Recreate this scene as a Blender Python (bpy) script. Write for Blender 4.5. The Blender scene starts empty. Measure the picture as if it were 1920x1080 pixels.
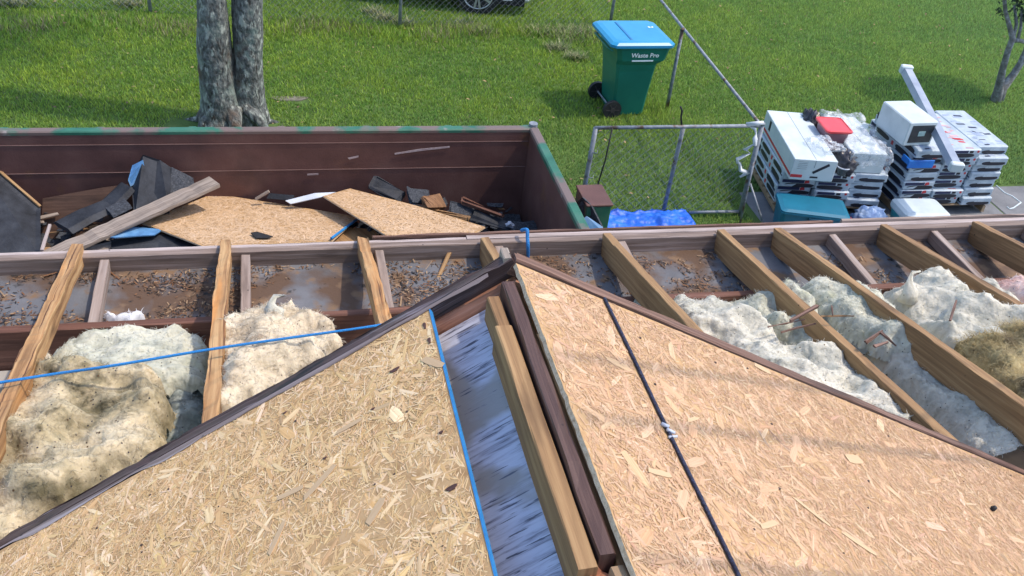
import bpy, math, random
import numpy as np
from mathutils import Vector, Matrix, noise
random.seed(7); rng = np.random.default_rng(7)
sc = bpy.context.scene; col = sc.collection
# ---------------------------------------------------------------- camera
EYE = 5.6
CR = np.array([[0.97107, -0.2149, 0.10416], [-0.04397, -0.58959, -0.8065], [0.23473, 0.77859, -0.58198]])
FPX = 1820.2
cam = bpy.data.objects.new('camera', bpy.data.cameras.new('camera')); col.objects.link(cam)
cm = Matrix(((CR[0][0], -CR[1][0], -CR[2][0]), (CR[0][1], -CR[1][1], -CR[2][1]), (CR[0][2], -CR[1][2], -CR[2][2]))).to_4x4()
cm.translation = (0, 0, EYE); cam.matrix_world = cm
cam.data.sensor_width = 36; cam.data.lens = FPX/1920*36; cam.data.clip_end = 2000; cam.data.clip_start = 0.02
sc.camera = cam
# ---------------------------------------------------------------- light
SUN_EL, SUN_AZ = math.radians(61), math.radians(-10)       # azimuth from +X, slightly behind the camera
SD = Vector((math.cos(SUN_EL)*math.cos(SUN_AZ), math.cos(SUN_EL)*math.sin(SUN_AZ), math.sin(SUN_EL)))
w = bpy.data.worlds.new('World'); sc.world = w; w.use_nodes = True
nt = w.node_tree; bg = nt.nodes['Background']; sky = nt.nodes.new('ShaderNodeTexSky')
sky.sky_type = 'NISHITA'; sky.sun_disc = False; sky.sun_elevation = SUN_EL; sky.sun_rotation = math.pi/2 - SUN_AZ
sky.dust_density = 1.5
nt.links.new(sky.outputs[0], bg.inputs[0]); bg.inputs[1].default_value = 0.15
sl = bpy.data.lights.new('sun', 'SUN'); sl.energy = 1.65; sl.angle = math.radians(1.2); sl.color = (1, 0.86, 0.7)
so = bpy.data.objects.new('sun', sl); col.objects.link(so); so.rotation_euler = SD.to_track_quat('Z', 'Y').to_euler()
sc.view_settings.view_transform = 'Standard'; sc.view_settings.look = 'None'; sc.view_settings.gamma = 1
sc.view_settings.exposure = 1.08
# ---------------------------------------------------------------- helpers
def ray(px, py): return CR.T @ np.array([px-960, py-540, FPX])
def onz(px, py, z=0.0):                                     # point of a level surface seen at a photo pixel
    v = ray(px, py); t = (z-EYE)/v[2]; return Vector((v[0]*t, v[1]*t, z))
def ony(px, py, y):
    v = ray(px, py); t = y/v[1]; return Vector((v[0]*t, y, EYE+v[2]*t))
def roofz(y, drop=0.0): return 3.05 + .232*(3.85-y) - drop   # top of the main slope's rafters
def onroof(px, py, drop=0.0):
    v = ray(px, py); t = (3.05-drop+.232*3.85-EYE)/(v[2]+.232*v[1]); return Vector((v[0]*t, v[1]*t, EYE+v[2]*t))
def srgb(r, g, b): return tuple(((c/255+.055)/1.055)**2.4 if c > 10 else c/255/12.92 for c in (r, g, b))
class MB:
    def __init__(s): s.v = []; s.f = []; s.uv = []; s.m = []; s.c = None
    def add(s, vs, fs, uvs=None, mi=0):
        b = len(s.v); s.v += [tuple(v) for v in vs]
        for i, f in enumerate(fs):
            s.f.append([b+k for k in f]); s.uv.append(uvs[i] if uvs else [(0, 0)]*len(f)); s.m.append(mi)
    def box(s, c, size, rot=None, mi=0, bev=0.0):
        hx, hy, hz = [k/2 for k in size]; R = rot or Matrix.Identity(3); c = Vector(c)
        if bev <= 0:
            vs = [(x, y, z) for z in (-hz, hz) for y in (-hy, hy) for x in (-hx, hx)]
            fs = [(0, 2, 3, 1), (4, 5, 7, 6), (0, 1, 5, 4), (2, 6, 7, 3), (0, 4, 6, 2), (1, 3, 7, 5)]
            s.add([R @ Vector(v)+c for v in vs], fs, [[(vs[k][0]+vs[k][2], vs[k][1]+vs[k][2]) for k in f] for f in fs], mi); return
        rings = []
        for z, e in ((-hz, bev), (-hz+bev, 0), (hz-bev, 0), (hz, bev)):
            x, y, b = hx-e, hy-e, bev
            rings.append([(-x+b, -y, z), (x-b, -y, z), (x, -y+b, z), (x, y-b, z), (x-b, y, z), (-x+b, y, z), (-x, y-b, z), (-x, -y+b, z)])
        s.loft([[R @ Vector(p)+c for p in r] for r in rings], mi=mi)
    def loft(s, rings, closed=True, caps=True, mi=0, ulen=None):
        n = len(rings[0]); b = len(s.v); u = 0
        for r in rings: s.v += [tuple(p) for p in r]
        per = [0]
        for k in range(n): per.append(per[-1]+(Vector(rings[0][(k+1) % n])-Vector(rings[0][k])).length)
        ou, ov = random.random()*50, random.random()*50
        for i in range(len(rings)-1):
            du = (Vector(rings[i+1][0])-Vector(rings[i][0])).length
            for k in range(n if closed else n-1):
                k2 = (k+1) % n
                s.f.append([b+i*n+k, b+i*n+k2, b+(i+1)*n+k2, b+(i+1)*n+k])
                s.uv.append([(ou+u, ov+per[k]), (ou+u, ov+per[k+1]), (ou+u+du, ov+per[k+1]), (ou+u+du, ov+per[k])]); s.m.append(mi)
            u += du
        if caps:
            for i, rev in ((0, True), (len(rings)-1, False)):
                idx = [b+i*n+k for k in range(n)]
                if rev: idx = idx[::-1]
                s.f.append(idx); s.uv.append([(ou+s.v[q][2]*.6, ov+s.v[q][0]+s.v[q][1]) for q in idx]); s.m.append(mi)
    def tube(s, pts, r, n=6, mi=0, caps=True):
        pts = [Vector(p) for p in pts]; rings = []; up = Vector((0, 0, 1))
        for i, p in enumerate(pts):
            t = (pts[min(i+1, len(pts)-1)]-pts[max(i-1, 0)]).normalized()
            a = t.cross(up)
            if a.length < .05: a = t.cross(Vector((0, 1, 0)))
            a.normalize(); b2 = t.cross(a).normalized()
            if rings and a.dot(pa) < 0 and abs(a.dot(pa)) > .5: a, b2 = -a, -b2
            pa = a; rr = r[i] if isinstance(r, (list, tuple)) else r
            rings.append([p+(a*math.cos(q)+b2*math.sin(q))*rr for q in [2*math.pi*k/n for k in range(n)]])
        s.loft(rings, mi=mi, caps=caps)
    def cyl(s, p0, p1, r, n=16, mi=0): s.tube([p0, p1], r, n, mi)
    def poly(s, pts, thick, mi=0, n=None):                      # a slab of real thickness under an outline
        pts = [Vector(p) for p in pts]; nn = n or sum(((pts[i]-pts[0]).cross(pts[i+1]-pts[0]) for i in range(1, len(pts)-1)), Vector())
        nn = Vector(nn).normalized()
        if nn.z < 0 and n is None: nn = -nn; pts = pts[::-1]
        k = len(pts); lo = [p-nn*thick for p in pts]; ax = (pts[1]-pts[0]).normalized(); ay = nn.cross(ax)
        U = [((p).dot(ax), (p).dot(ay)) for p in pts]
        fs = [list(range(k)), list(range(2*k-1, k-1, -1))]; us = [U, U[::-1]]
        for i in range(k):
            j = (i+1) % k; fs.append([i, k+i, k+j, j]); us.append([U[i], (U[i][0], U[i][1]+.02), (U[j][0], U[j][1]+.02), U[j]])
        s.add(pts+lo, fs, us, mi)
    def build(s, name, mats, parent=None, smooth=False):
        me = bpy.data.meshes.new(name); me.from_pydata(s.v, [], s.f)
        uvl = me.uv_layers.new(name='UVMap'); uvl.data.foreach_set('uv', [c for f in s.uv for p in f for c in p])
        if not isinstance(mats, (list, tuple)): mats = [mats]
        for m in mats: me.materials.append(m)
        me.polygons.foreach_set('material_index', s.m)
        if smooth: me.polygons.foreach_set('use_smooth', [True]*len(me.polygons))
        if s.c is not None:
            ca = me.color_attributes.new('col', 'FLOAT_COLOR', 'CORNER'); ca.data.foreach_set('color', s.c)
        me.update(); o = bpy.data.objects.new(name, me); col.objects.link(o)
        if parent: o.parent = parent
        return o
def tag(o, label=None, cat=None, group=None, kind=None):
    for k, v in (('label', label), ('category', cat), ('group', group), ('kind', kind)):
        if v: o[k] = v
    return o
def empty(name, loc, label, cat, group=None, rz=0):
    o = bpy.data.objects.new(name, None); col.objects.link(o); o.location = loc; o.rotation_euler[2] = rz; o.empty_display_size = .2
    return tag(o, label, cat, group)
def wpar(o, p):                                              # parent world-built mesh to an empty at a location
    o.parent = p; bpy.context.view_layer.update(); o.matrix_parent_inverse = p.matrix_world.inverted(); return o
def nz(x, y, z=0, o=4, s=1.0): return noise.fractal(Vector((x*s, y*s, z)), 1.0, 2.0, o, noise_basis='PERLIN_ORIGINAL')
# ---------------------------------------------------------------- materials
def M(name, stops, scale=5, coord='Object', st=(1, 1, 1), rough=.8, bump=.0, bscale=None, metal=0, detail=6, dist=0.0, specks=None, big=None, attr=False, spec=None, bdist=.01):
    m = bpy.data.materials.new(name); m.use_nodes = True; t = m.node_tree; L = t.links.new; N = t.nodes.new
    b = t.nodes['Principled BSDF']; b.inputs['Roughness'].default_value = rough; b.inputs['Metallic'].default_value = metal
    if spec is not None: b.inputs['Specular IOR Level'].default_value = spec
    tc = N('ShaderNodeTexCoord'); mp = N('ShaderNodeMapping'); mp.inputs['Scale'].default_value = st; L(tc.outputs[coord], mp.inputs[0])
    n = N('ShaderNodeTexNoise'); n.inputs['Scale'].default_value = scale; n.inputs['Detail'].default_value = detail; n.inputs['Distortion'].default_value = dist; n.inputs['Roughness'].default_value = .6
    L(mp.outputs[0], n.inputs['Vector']); cr = N('ShaderNodeValToRGB'); L(n.outputs[0], cr.inputs[0])
    e = cr.color_ramp.elements; k = len(stops)
    while len(e) < k: e.new(.5)
    for i, s_ in enumerate(stops):
        e[i].position = .28+.44*i/max(1, k-1); e[i].color = (*s_, 1)
    out = cr.outputs[0]
    def mix(a, c, fac, mode='MIX', f=None):
        mx = N('ShaderNodeMix'); mx.data_type = 'RGBA'; mx.blend_type = mode
        if isinstance(fac, float): mx.inputs[0].default_value = fac
        else: L(fac, mx.inputs[0])
        L(a, mx.inputs[6]) if not isinstance(a, tuple) else None
        if isinstance(c, tuple): mx.inputs[7].default_value = (*c, 1)
        else: L(c, mx.inputs[7])
        return mx.outputs[2]
    def mask(sc_, lo, hi, kind='noise', st2=None, off=0):
        q = N('ShaderNodeTexNoise' if kind == 'noise' else 'ShaderNodeTexVoronoi'); q.inputs['Scale'].default_value = sc_
        if kind == 'noise': q.inputs['Detail'].default_value = 4
        mq = N('ShaderNodeMapping'); mq.inputs['Location'].default_value = (off, off, off)
        if st2: mq.inputs['Scale'].default_value = st2
        L(tc.outputs[coord], mq.inputs[0]); L(mq.outputs[0], q.inputs['Vector'])
        r = N('ShaderNodeMapRange'); r.inputs[1].default_value = lo; r.inputs[2].default_value = hi; L(q.outputs[0], r.inputs[0]); return r.outputs[0]
    if attr:
        at = N('ShaderNodeAttribute'); at.attribute_name = 'col'; out = mix(at.outputs[0], out, 1.0, 'MULTIPLY')
    for i, (c_, sc_, lo, hi, *kk) in enumerate(big or []):
        out = mix(out, c_, mask(sc_, lo, hi, 'noise', kk[0] if kk else None, off=3.7*(i+1)))
    for i, (c_, sc_, th) in enumerate(specks or []):
        out = mix(out, c_, mask(sc_, th, th*.6, 'v', off=1.3*i))
    L(out, b.inputs['Base Color'])
    if bump:
        bn = N('ShaderNodeBump'); bn.inputs['Strength'].default_value = bump; bn.inputs['Distance'].default_value = bdist
        if bscale:
            n2 = N('ShaderNodeTexNoise'); n2.inputs['Scale'].default_value = bscale; n2.inputs['Detail'].default_value = 8; L(mp.outputs[0], n2.inputs['Vector']); L(n2.outputs[0], bn.inputs['Height'])
        else: L(n.outputs[0], bn.inputs['Height'])
        L(bn.outputs[0], b.inputs['Normal'])
    return m
def wood(name, a, b, c, rough=.75, dark=None, streak=(1.6, 45, 1), bump=.5):
    return M(name, [a, b, c], 1.0, 'UV', streak, rough, bump, dist=.6, bdist=.004, specks=[(tuple(x*.3 for x in a), 9, .045)], big=[(tuple(x*.55 for x in a), 2.5, .58, .8, (1, 5, 1))]+(dark or []))
S = srgb
W_lt = wood('new lumber', (.16, .085, .038), (.29, .17, .075), (.42, .27, .13))
W_old = wood('old rafter wood', (.13, .06, .022), (.36, .20, .085), (.56, .37, .18), dark=[((.09, .035, .015), 4, .60, .66, (.35, 22, 1)), ((.50, .23, .07), 3, .56, .7, (.5, 6, 1))])
W_mid = wood('brown lumber', (.12, .065, .028), (.24, .135, .06), (.38, .235, .115))
W_gray = wood('weathered lumber', (.15, .12, .10), (.27, .225, .19), (.38, .33, .29))
W_look = wood('grey brown lumber', (.17, .125, .105), (.28, .22, .19), (.38, .32, .29))
W_plate = wood('red brown beam', (.07, .028, .018), (.13, .055, .036), (.20, .095, .065))
W_rakeL = wood('weathered purple rake', (.030, .014, .012), (.065, .038, .034), (.14, .10, .098), rough=.5, dark=[((.24, .21, .24), 5, .60, .70, (.5, 14, 1)), ((.012, .008, .008), 7, .6, .66, (.7, 9, 1))], streak=(1.2, 70, 1))
W_rakeR = wood('red brown rake', (.07, .035, .026), (.15, .082, .06), (.27, .165, .125), streak=(1.0, 90, 1))
W_barge = wood('red stained board', (.24, .09, .05), (.42, .19, .115), (.56, .32, .22), dark=[((.33, .31, .38), 3.0, .62, .68, (.8, 4, 1))])
W_dark = wood('dark stained board', (.035, .016, .013), (.075, .038, .030), (.15, .085, .065), rough=.5, dark=[((.22, .2, .2), 11, .72, .76, (1, 2, 1))])
W_fas = wood('fascia wood', (.22, .17, .15), (.38, .32, .30), (.52, .46, .46), dark=[((.10, .07, .06), 4, .64, .72, (.5, 14, 1))])
W_pal = wood('pallet wood', (.2, .13, .08), (.32, .22, .13), (.42, .3, .19))
osb_base = M('osb core', [(.34, .20, .09), (.46, .29, .14), (.55, .37, .20)], 30, rough=.8)
osb_strand = M('osb strands', [(.72, .68, .62), (.95, .94, .92), (1.12, 1.12, 1.12)], 1.0, 'UV', (9, 260, 1), .68, .25, attr=True, bdist=.001)
osb_edge = M('osb edge', [(.40, .28, .17), (.66, .50, .34), (.74, .60, .44)], 90, rough=.9, bump=.6, bscale=150)
blue_pt = M('blue edge paint', [(.02, .17, .42), (.03, .25, .6)], 30, rough=.5)
ply_blue = M('blue grey painted plywood', [(.015, .015, .03), (.34, .35, .44), (.55, .58, .70), (.60, .63, .75), (.64, .67, .77)], 1.0, 'Object', (10, 85, 0), .32, .6, dist=.5, big=[((.36, .34, .33), 3.1, .54, .60), ((.10, .11, .16), 1.0, .62, .66, (13, 120, 0))], bdist=.004)
felt = M('roofing felt', [(.008, .010, .014), (.022, .026, .035), (.04, .047, .06)], 6, rough=.65, bump=.4, bscale=40, spec=.35)
shingle = M('asphalt shingle', [(.015, .018, .024), (.04, .047, .06), (.085, .095, .115)], 60, rough=.95, bump=.5)
rust = M('rusty container steel', [(.085, .040, .035), (.125, .060, .052), (.165, .09, .075)], 2.2, 'Object', (1, 1, 1), .62, .15, bscale=60, specks=[((.28, .22, .22), 2.3, .035)], big=[((.05, .03, .03), 1.4, .55, .75), ((.15, .075, .045), 3, .64, .74)], spec=.4)
greenp = M('green container paint', [(.012, .085, .055), (.025, .14, .09), (.06, .15, .11)], 4, rough=.5, big=[((.15, .11, .10), 2.6, .46, .54), ((.25, .23, .22), 6, .66, .72)])
steel = M('galvanised steel', [(.13, .15, .18), (.22, .25, .29), (.34, .36, .40)], 14, rough=.6, metal=.2, big=[((.11, .07, .045), 7, .55, .66)])
wirem = M('fence wire', [(.18, .20, .22), (.30, .33, .36)], 9, rough=.6, metal=.1)
concrete = M('concrete', [(.11, .115, .125), (.16, .165, .175), (.21, .215, .225)], 3, rough=.9, bump=.3, bscale=80, big=[((.08, .085, .09), 1.2, .55, .75)])
soil = M('lawn soil', [(.04, .075, .016), (.065, .12, .022), (.09, .14, .035)], 3.0, rough=1, bump=.5, bscale=60)
tarp = M('blue tarp', [(.006, .07, .45), (.01, .12, .62), (.02, .19, .75)], 6, rough=.5, bump=.3, bscale=18)
blue_faded = M('faded blue sheet', [(.05, .13, .27), (.10, .26, .5), (.25, .42, .62)], 6, rough=.5)
white_metal = M('white flashing', [(.4, .45, .55), (.6, .65, .72)], 5, rough=.4)
paint_w = M('white box board', [(.44, .52, .55), (.52, .60, .63), (.58, .65, .67)], 4, rough=.55)
ropem = M('blue rope', [(.005, .13, .42), (.01, .22, .62), (.03, .3, .75)], 300, rough=.5, bump=.8)
strapm = M('dark cord', [(.006, .007, .02), (.012, .016, .05), (.03, .05, .12)], 200, rough=.5, bump=.6)
blackm = M('black rubber', [(.008, .008, .01), (.02, .02, .023)], 20, rough=.7)
ceil = M('attic ceiling board', [(.02, .015, .012), (.05, .04, .03)], 6, rough=1)
soffitm = M('soffit sheathing', [(.08, .082, .09), (.13, .135, .15), (.18, .185, .20)], 3, rough=.75, bump=.2, bscale=60, specks=[((.02, .018, .018), 9, .05)], big=[((.10, .06, .038), 3.2, .46, .58), ((.19, .12, .07), 9, .56, .68), ((.02, .018, .017), 13, .64, .70)], spec=.4)
siding = M('house siding', [(.35, .33, .30), (.42, .40, .37)], 3, rough=.8)
def insul(name, a, b, c, dirt, amt=.6, specks=.07):
    m = M(name, [a, b, c], 13, 'Object', (1, 1, .8), .95, .75, 48, detail=10, dist=.6, specks=[((.05, .045, .05), 34, specks*1.5), ((.09, .055, .03), 19, specks)], big=[(dirt, 6, amt, amt+.18), (tuple(x*.6 for x in dirt), 15, amt+.04, amt+.24), (c, 3.4, .45, .7)], spec=.15, bdist=.014)
    bs = m.node_tree.nodes['Principled BSDF']; bs.inputs['Subsurface Weight'].default_value = .5; bs.inputs['Subsurface Scale'].default_value = .03; bs.inputs['Subsurface Radius'].default_value = (1, .9, .7); return m
I_grn = insul('pale green fibreglass', (.29, .30, .25), (.45, .46, .38), (.57, .56, .46), (.38, .40, .26), .58)
I_wht = insul('white fibreglass', (.33, .335, .29), (.47, .465, .40), (.59, .56, .47), (.50, .48, .38), .60)
I_yel = insul('yellow dusty fibreglass', (.20, .18, .11), (.42, .35, .22), (.62, .53, .37), (.15, .13, .075), .49, .09)
I_crm = insul('cream pink fibreglass', (.34, .28, .20), (.54, .46, .34), (.67, .59, .45), (.30, .22, .15), .56)
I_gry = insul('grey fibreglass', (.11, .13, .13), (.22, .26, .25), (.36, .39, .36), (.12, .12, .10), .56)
I_pnk = insul('pink fibreglass', (.46, .25, .22), (.66, .44, .40), (.75, .6, .55), (.3, .15, .12), .6)
I_brn = insul('brown rock wool', (.08, .06, .03), (.34, .27, .13), (.60, .50, .27), (.09, .07, .05), .56)
# ---------------------------------------------------------------- ground
gm = MB(); gm.add([(-200, -200, 0), (200, -200, 0), (200, 200, 0), (-200, 200, 0)], [(0, 1, 2, 3)]); tag(gm.build('ground', soil), kind='structure')
dm = MB()
for x0 in (5.45, 8.75, 12.05): dm.box((x0+1.64, 6.45, -.04), (3.28, 5.5, .1), bev=.008)
tag(dm.build('driveway', concrete), kind='structure')
def grass():
    x0, x1, y0, y1 = -7, 17, 6.2, 20; n = 900000
    X = rng.uniform(x0, x1, n); Y = y0+(y1-y0)*rng.power(1.0, n)
    keep = ~((X > 5.35) & (Y < 9.25)) & ~((X < 2.7) & (Y < 8.4))
    keep &= ~(((X-.38)/.24)**2+((Y-11.7)/.09)**2 < rng.uniform(.3, 1.3, n))
    keep &= ~(((X+.55)/.85)**2+((Y-11.0)/.42)**2 < rng.uniform(.5, 1.1, n))
    X, Y = X[keep], Y[keep]; n = len(X)
    # coarse mottling from summed sines, cheap and non repeating at this size
    def lf(fx, fy, p): return np.sin(X*fx+1.7*np.sin(Y*fy*.7+p)+p)*np.sin(Y*fy+1.3*np.sin(X*fx*.6-p))
    mott = .5+.22*lf(1.1, 1.5, .4)+.16*lf(2.9, 3.7, 2.1)+.12*lf(7.3, 8.1, 4.4)
    line = np.exp(-((Y-14.1-.15*np.sin(X*2.1))/.34)**2)*((X > -6) & (X < 6))
    side = np.exp(-((X-5.25)/.14)**2)*(Y > 9)
    h = rng.uniform(.028, .06, n)*(.8+.5*mott)*(1+1.1*line*rng.uniform(0, 1.4, n)+1.3*side)
    a = rng.uniform(0, 2*np.pi, n); wd = rng.uniform(.004, .009, n)*(1+.4*line); le = h*rng.uniform(.1, .9, n); la = rng.uniform(0, 2*np.pi, n)
    V = np.zeros((n, 3, 3)); dx, dy = np.cos(a)*wd, np.sin(a)*wd
    V[:, 0, 0] = X-dx; V[:, 0, 1] = Y-dy; V[:, 1, 0] = X+dx; V[:, 1, 1] = Y+dy; V[:, 2, 0] = X+np.cos(la)*le; V[:, 2, 1] = Y+np.sin(la)*le; V[:, 2, 2] = h
    base = np.array([.140, .280, .055]); warm = np.array([.33, .44, .060]); cool = np.array([.18, .28, .12]); dry = np.array([.38, .36, .20])
    m_ = np.clip(mott+.16*lf(17, 19, 1.3)+.12*lf(41, 37, 3.3)+rng.normal(0, .2, n), 0, 1)[:, None]
    C = base*(1-m_)+warm*m_
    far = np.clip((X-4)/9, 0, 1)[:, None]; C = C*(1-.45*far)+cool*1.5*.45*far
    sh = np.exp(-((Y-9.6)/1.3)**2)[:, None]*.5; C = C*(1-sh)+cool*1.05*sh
    pd = np.clip(line*(.45+.55*lf(3.1, 1, .9))+side*.1, 0, 1); dr = (rng.uniform(0, 1, n) < .015+.5*pd)[:, None]
    C = np.where(dr, dry*rng.uniform(.5, 1.1, n)[:, None], C)*rng.uniform(.65, 1.35, n)[:, None]
    me = bpy.data.meshes.new('grass'); me.vertices.add(3*n); me.loops.add(3*n); me.polygons.add(n)
    me.vertices.foreach_set('co', V.astype(np.float32).ravel()); me.loops.foreach_set('vertex_index', np.arange(3*n, dtype=np.int32))
    me.polygons.foreach_set('loop_start', np.arange(0, 3*n, 3, dtype=np.int32)); me.update()
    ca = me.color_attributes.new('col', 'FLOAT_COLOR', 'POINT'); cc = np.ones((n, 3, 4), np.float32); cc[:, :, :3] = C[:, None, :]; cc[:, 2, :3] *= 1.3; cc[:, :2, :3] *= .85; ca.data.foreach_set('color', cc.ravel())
    m = bpy.data.materials.new('grass blades'); m.use_nodes = True; t = m.node_tree; b = t.nodes['Principled BSDF']; b.inputs['Roughness'].default_value = .55; b.inputs['Specular IOR Level'].default_value = .25
    at = t.nodes.new('ShaderNodeAttribute'); at.attribute_name = 'col'; t.links.new(at.outputs[0], b.inputs['Base Color'])
    tr = t.nodes.new('ShaderNodeBsdfTranslucent'); t.links.new(at.outputs[0], tr.inputs[0]); mx = t.nodes.new('ShaderNodeMixShader'); mx.inputs[0].default_value = .35
    t.links.new(b.outputs[0], mx.inputs[1]); t.links.new(tr.outputs[0], mx.inputs[2]); t.links.new(mx.outputs[0], t.nodes['Material Output'].inputs[0])
    me.materials.append(m); o = bpy.data.objects.new('grass', me); col.objects.link(o)
    tag(o, 'mown green lawn grass with dry tufts along the wire fence', 'grass', kind='stuff')
grass()
# ---------------------------------------------------------------- boards
def board(mb, p0, p1, wd, ht, up=(0, 0, 1), jit=.0015, seg=None, chip=0, top=True, taper=1.0, bev=.003):
    """a sawn board from p0 to p1; the line runs along the middle of its top face (or its centre)"""
    p0, p1 = Vector(p0), Vector(p1); t = (p1-p0); L = t.length; t.normalize(); up = Vector(up)
    s = t.cross(up).normalized(); n = s.cross(t).normalized(); seg = seg or max(2, int(L/.07)); rings = []; sd = random.random()*99
    for i in range(seg+1):
        q = i/seg; c = p0+t*L*q
        if not top: c = c+n*ht/2
        w2 = wd/2*(1+(taper-1)*q); r = []
        for k, (a, z) in enumerate(((-w2+bev, 0), (w2-bev, 0), (w2, -bev), (w2, -ht+bev), (w2-bev, -ht), (-w2+bev, -ht), (-w2, -ht+bev), (-w2, -bev))):
            ja = nz(q*L*4, sd+k*.35, 0, 3)*jit*2; jz = nz(q*L*6+40, sd+k*2.3, 0, 3)*jit*2
            if chip and k in (0, 1, 2, 7): jz -= max(0, nz(q*L*9, sd+k*7.7, 2, 3)-.08)*chip; ja *= 1+chip*12
            r.append(c+s*(a+ja)+n*(z+jz))
        rings.append(r)
    mb.loft(rings)
# ---------------------------------------------------------------- open main roof
roof = empty('roof_frame', (0, 3.3, 3.0), 'open wooden roof frame of bare rafters and soffit lookouts along the eave', 'roof frame')
def rp(mb, name, mat, par=None, lab=None):
    o = wpar(mb.build(name, mat), par or roof)
    if lab: o['label'] = lab
    return o
b = MB(); board(b, (-3.2, 3.852, 3.028), (.9, 3.852, 3.034), .022, .15, jit=.0012, chip=.008); board(b, (.902, 3.857, 3.038), (7.2, 3.857, 3.046), .032, .15, jit=.0012); rp(b, 'outer_fascia', W_fas)
b = MB(); board(b, (-3.2, 3.82, 3.030), (2.2, 3.82, 3.036), .040, .14, jit=.0010, chip=.006, seg=120); board(b, (2.202, 3.82, 3.038), (7.2, 3.82, 3.044), .040, .14, jit=.001); rp(b, 'inner_fascia', wood('brown inner fascia', (.10, .07, .055), (.20, .15, .125), (.34, .28, .26)))
b = MB(); board(b, (.45, 3.882, 3.045), (2.9, 3.884, 3.050), .014, .05, jit=.0015, chip=.02); rp(b, 'drip_strip', W_rakeR)
b = MB(); board(b, (2.95, 3.884, 3.055), (7.2, 3.884, 3.06), .014, .05, jit=.0015, chip=.02); rp(b, 'drip_strip', W_look)
b = MB(); board(b, (-3.2, 3.328, 3.022), (7.2, 3.328, 3.022), .04, .24, jit=.0015); rp(b, 'wall_plate', W_plate)
b = MB(); b.box((2.0, 3.575, 2.945), (10.4, .45, .012)); rp(b, 'soffit_board', soffitm)
b = MB(); b.box((2.0, 1.4, 2.70), (10.4, 3.78, .012)); rp(b, 'ceiling_board', ceil)
for i, x in enumerate([-1.33, -.735, -.135, .472, 1.05, 1.68, 2.27, 2.86, 3.48, 4.08, 4.68]):
    b = MB(); board(b, (x, 3.796, 3.021), (x, 3.352, 3.016), .040, .068); rp(b, 'lookout', W_look)
RX = [-1.46, -.85, -.222, .40, .98, 1.60, 2.215, 2.535, 3.16, 3.73, 4.33, 4.94]
for i, x in enumerate(RX):
    old = i < 4; ye = 1.93
    if i in (2, 3, 4, 5): ye = (1.55, 1.2, 1.0, 1.6)[i-2]
    if i in (6, 7): ye = 1.90
    if i > 7: ye = .9
    y0 = (3.83, 3.875, 3.875, 3.86, 3.81, 3.81, 3.81, 3.81, 3.81, 3.81, 3.81, 3.81)[i]
    up = .012 if old else .006
    dz = .085 if i == 6 else 0
    b = MB(); board(b, (x, y0, roofz(y0)+up), (x, ye, roofz(ye)+up*.3-dz), .050 if old else .042, .085 if old else .135, jit=.003 if old else .0012, chip=.022 if old else .005, seg=60)
    o = rp(b, 'rafter', W_old if old else (W_lt if i in (4, 5, 6, 7) else W_mid))
    if i == 2: o['label'] = 'split orange rafter crossed by the blue rope'
house = empty('house', (2, 0, 0), 'house wall under the open eave', 'house')
b = MB(); b.box((2.0, 3.24, 1.42), (10.3, .1, 2.84)); b.box((-3.1, .8, 1.42), (.1, 4.8, 2.84)); b.box((7.1, .8, 1.42), (.1, 4.8, 2.84)); b.box((2, -1.6, 1.42), (10.3, .1, 2.84))
wpar(b.build('wall', siding), house)
# debris on the soffit boards
def litter():
    mb = MB()
    for k in range(15000):
        x = random.uniform(-1.4, 4.2); y = random.uniform(3.36, 3.79)
        d = nz(x*2.2, y*4, 5, 3)+.25*(x < .9)-.12*(x > 2.0)
        if d < random.uniform(-.12, .45): continue
        a = random.uniform(0, 6.28); l = random.uniform(.003, .012)*(1+(random.random() < .04)*2.4); ww = random.uniform(.001, .0032); z = 2.952+random.random()*.008
        c, s_ = math.cos(a), math.sin(a); t = random.uniform(-.3, .3)*l
        mb.add([(x-c*l-s_*ww, y-s_*l+c*ww, z), (x+c*l-s_*ww, y+s_*l+c*ww, z+t), (x+c*l+s_*ww, y+s_*l-c*ww, z+t+.001), (x-c*l+s_*ww, y-s_*l-c*ww, z+.001)], [(0, 1, 2, 3)], mi=random.choice((0, 0, 1, 2, 3)))
    o = mb.build('wood_litter', [M('litter brown', [(.06, .03, .015), (.16, .09, .045)], 9), M('litter tan', [(.25, .16, .09), (.36, .25, .15)], 9), M('litter black', [(.01, .01, .01), (.03, .025, .022)], 9), M('litter rust', [(.14, .06, .025), (.22, .11, .05)], 9)])
    tag(o, 'brown needles, bark and wood chips scattered on the soffit boards', 'debris', kind='stuff')
litter()
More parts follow.
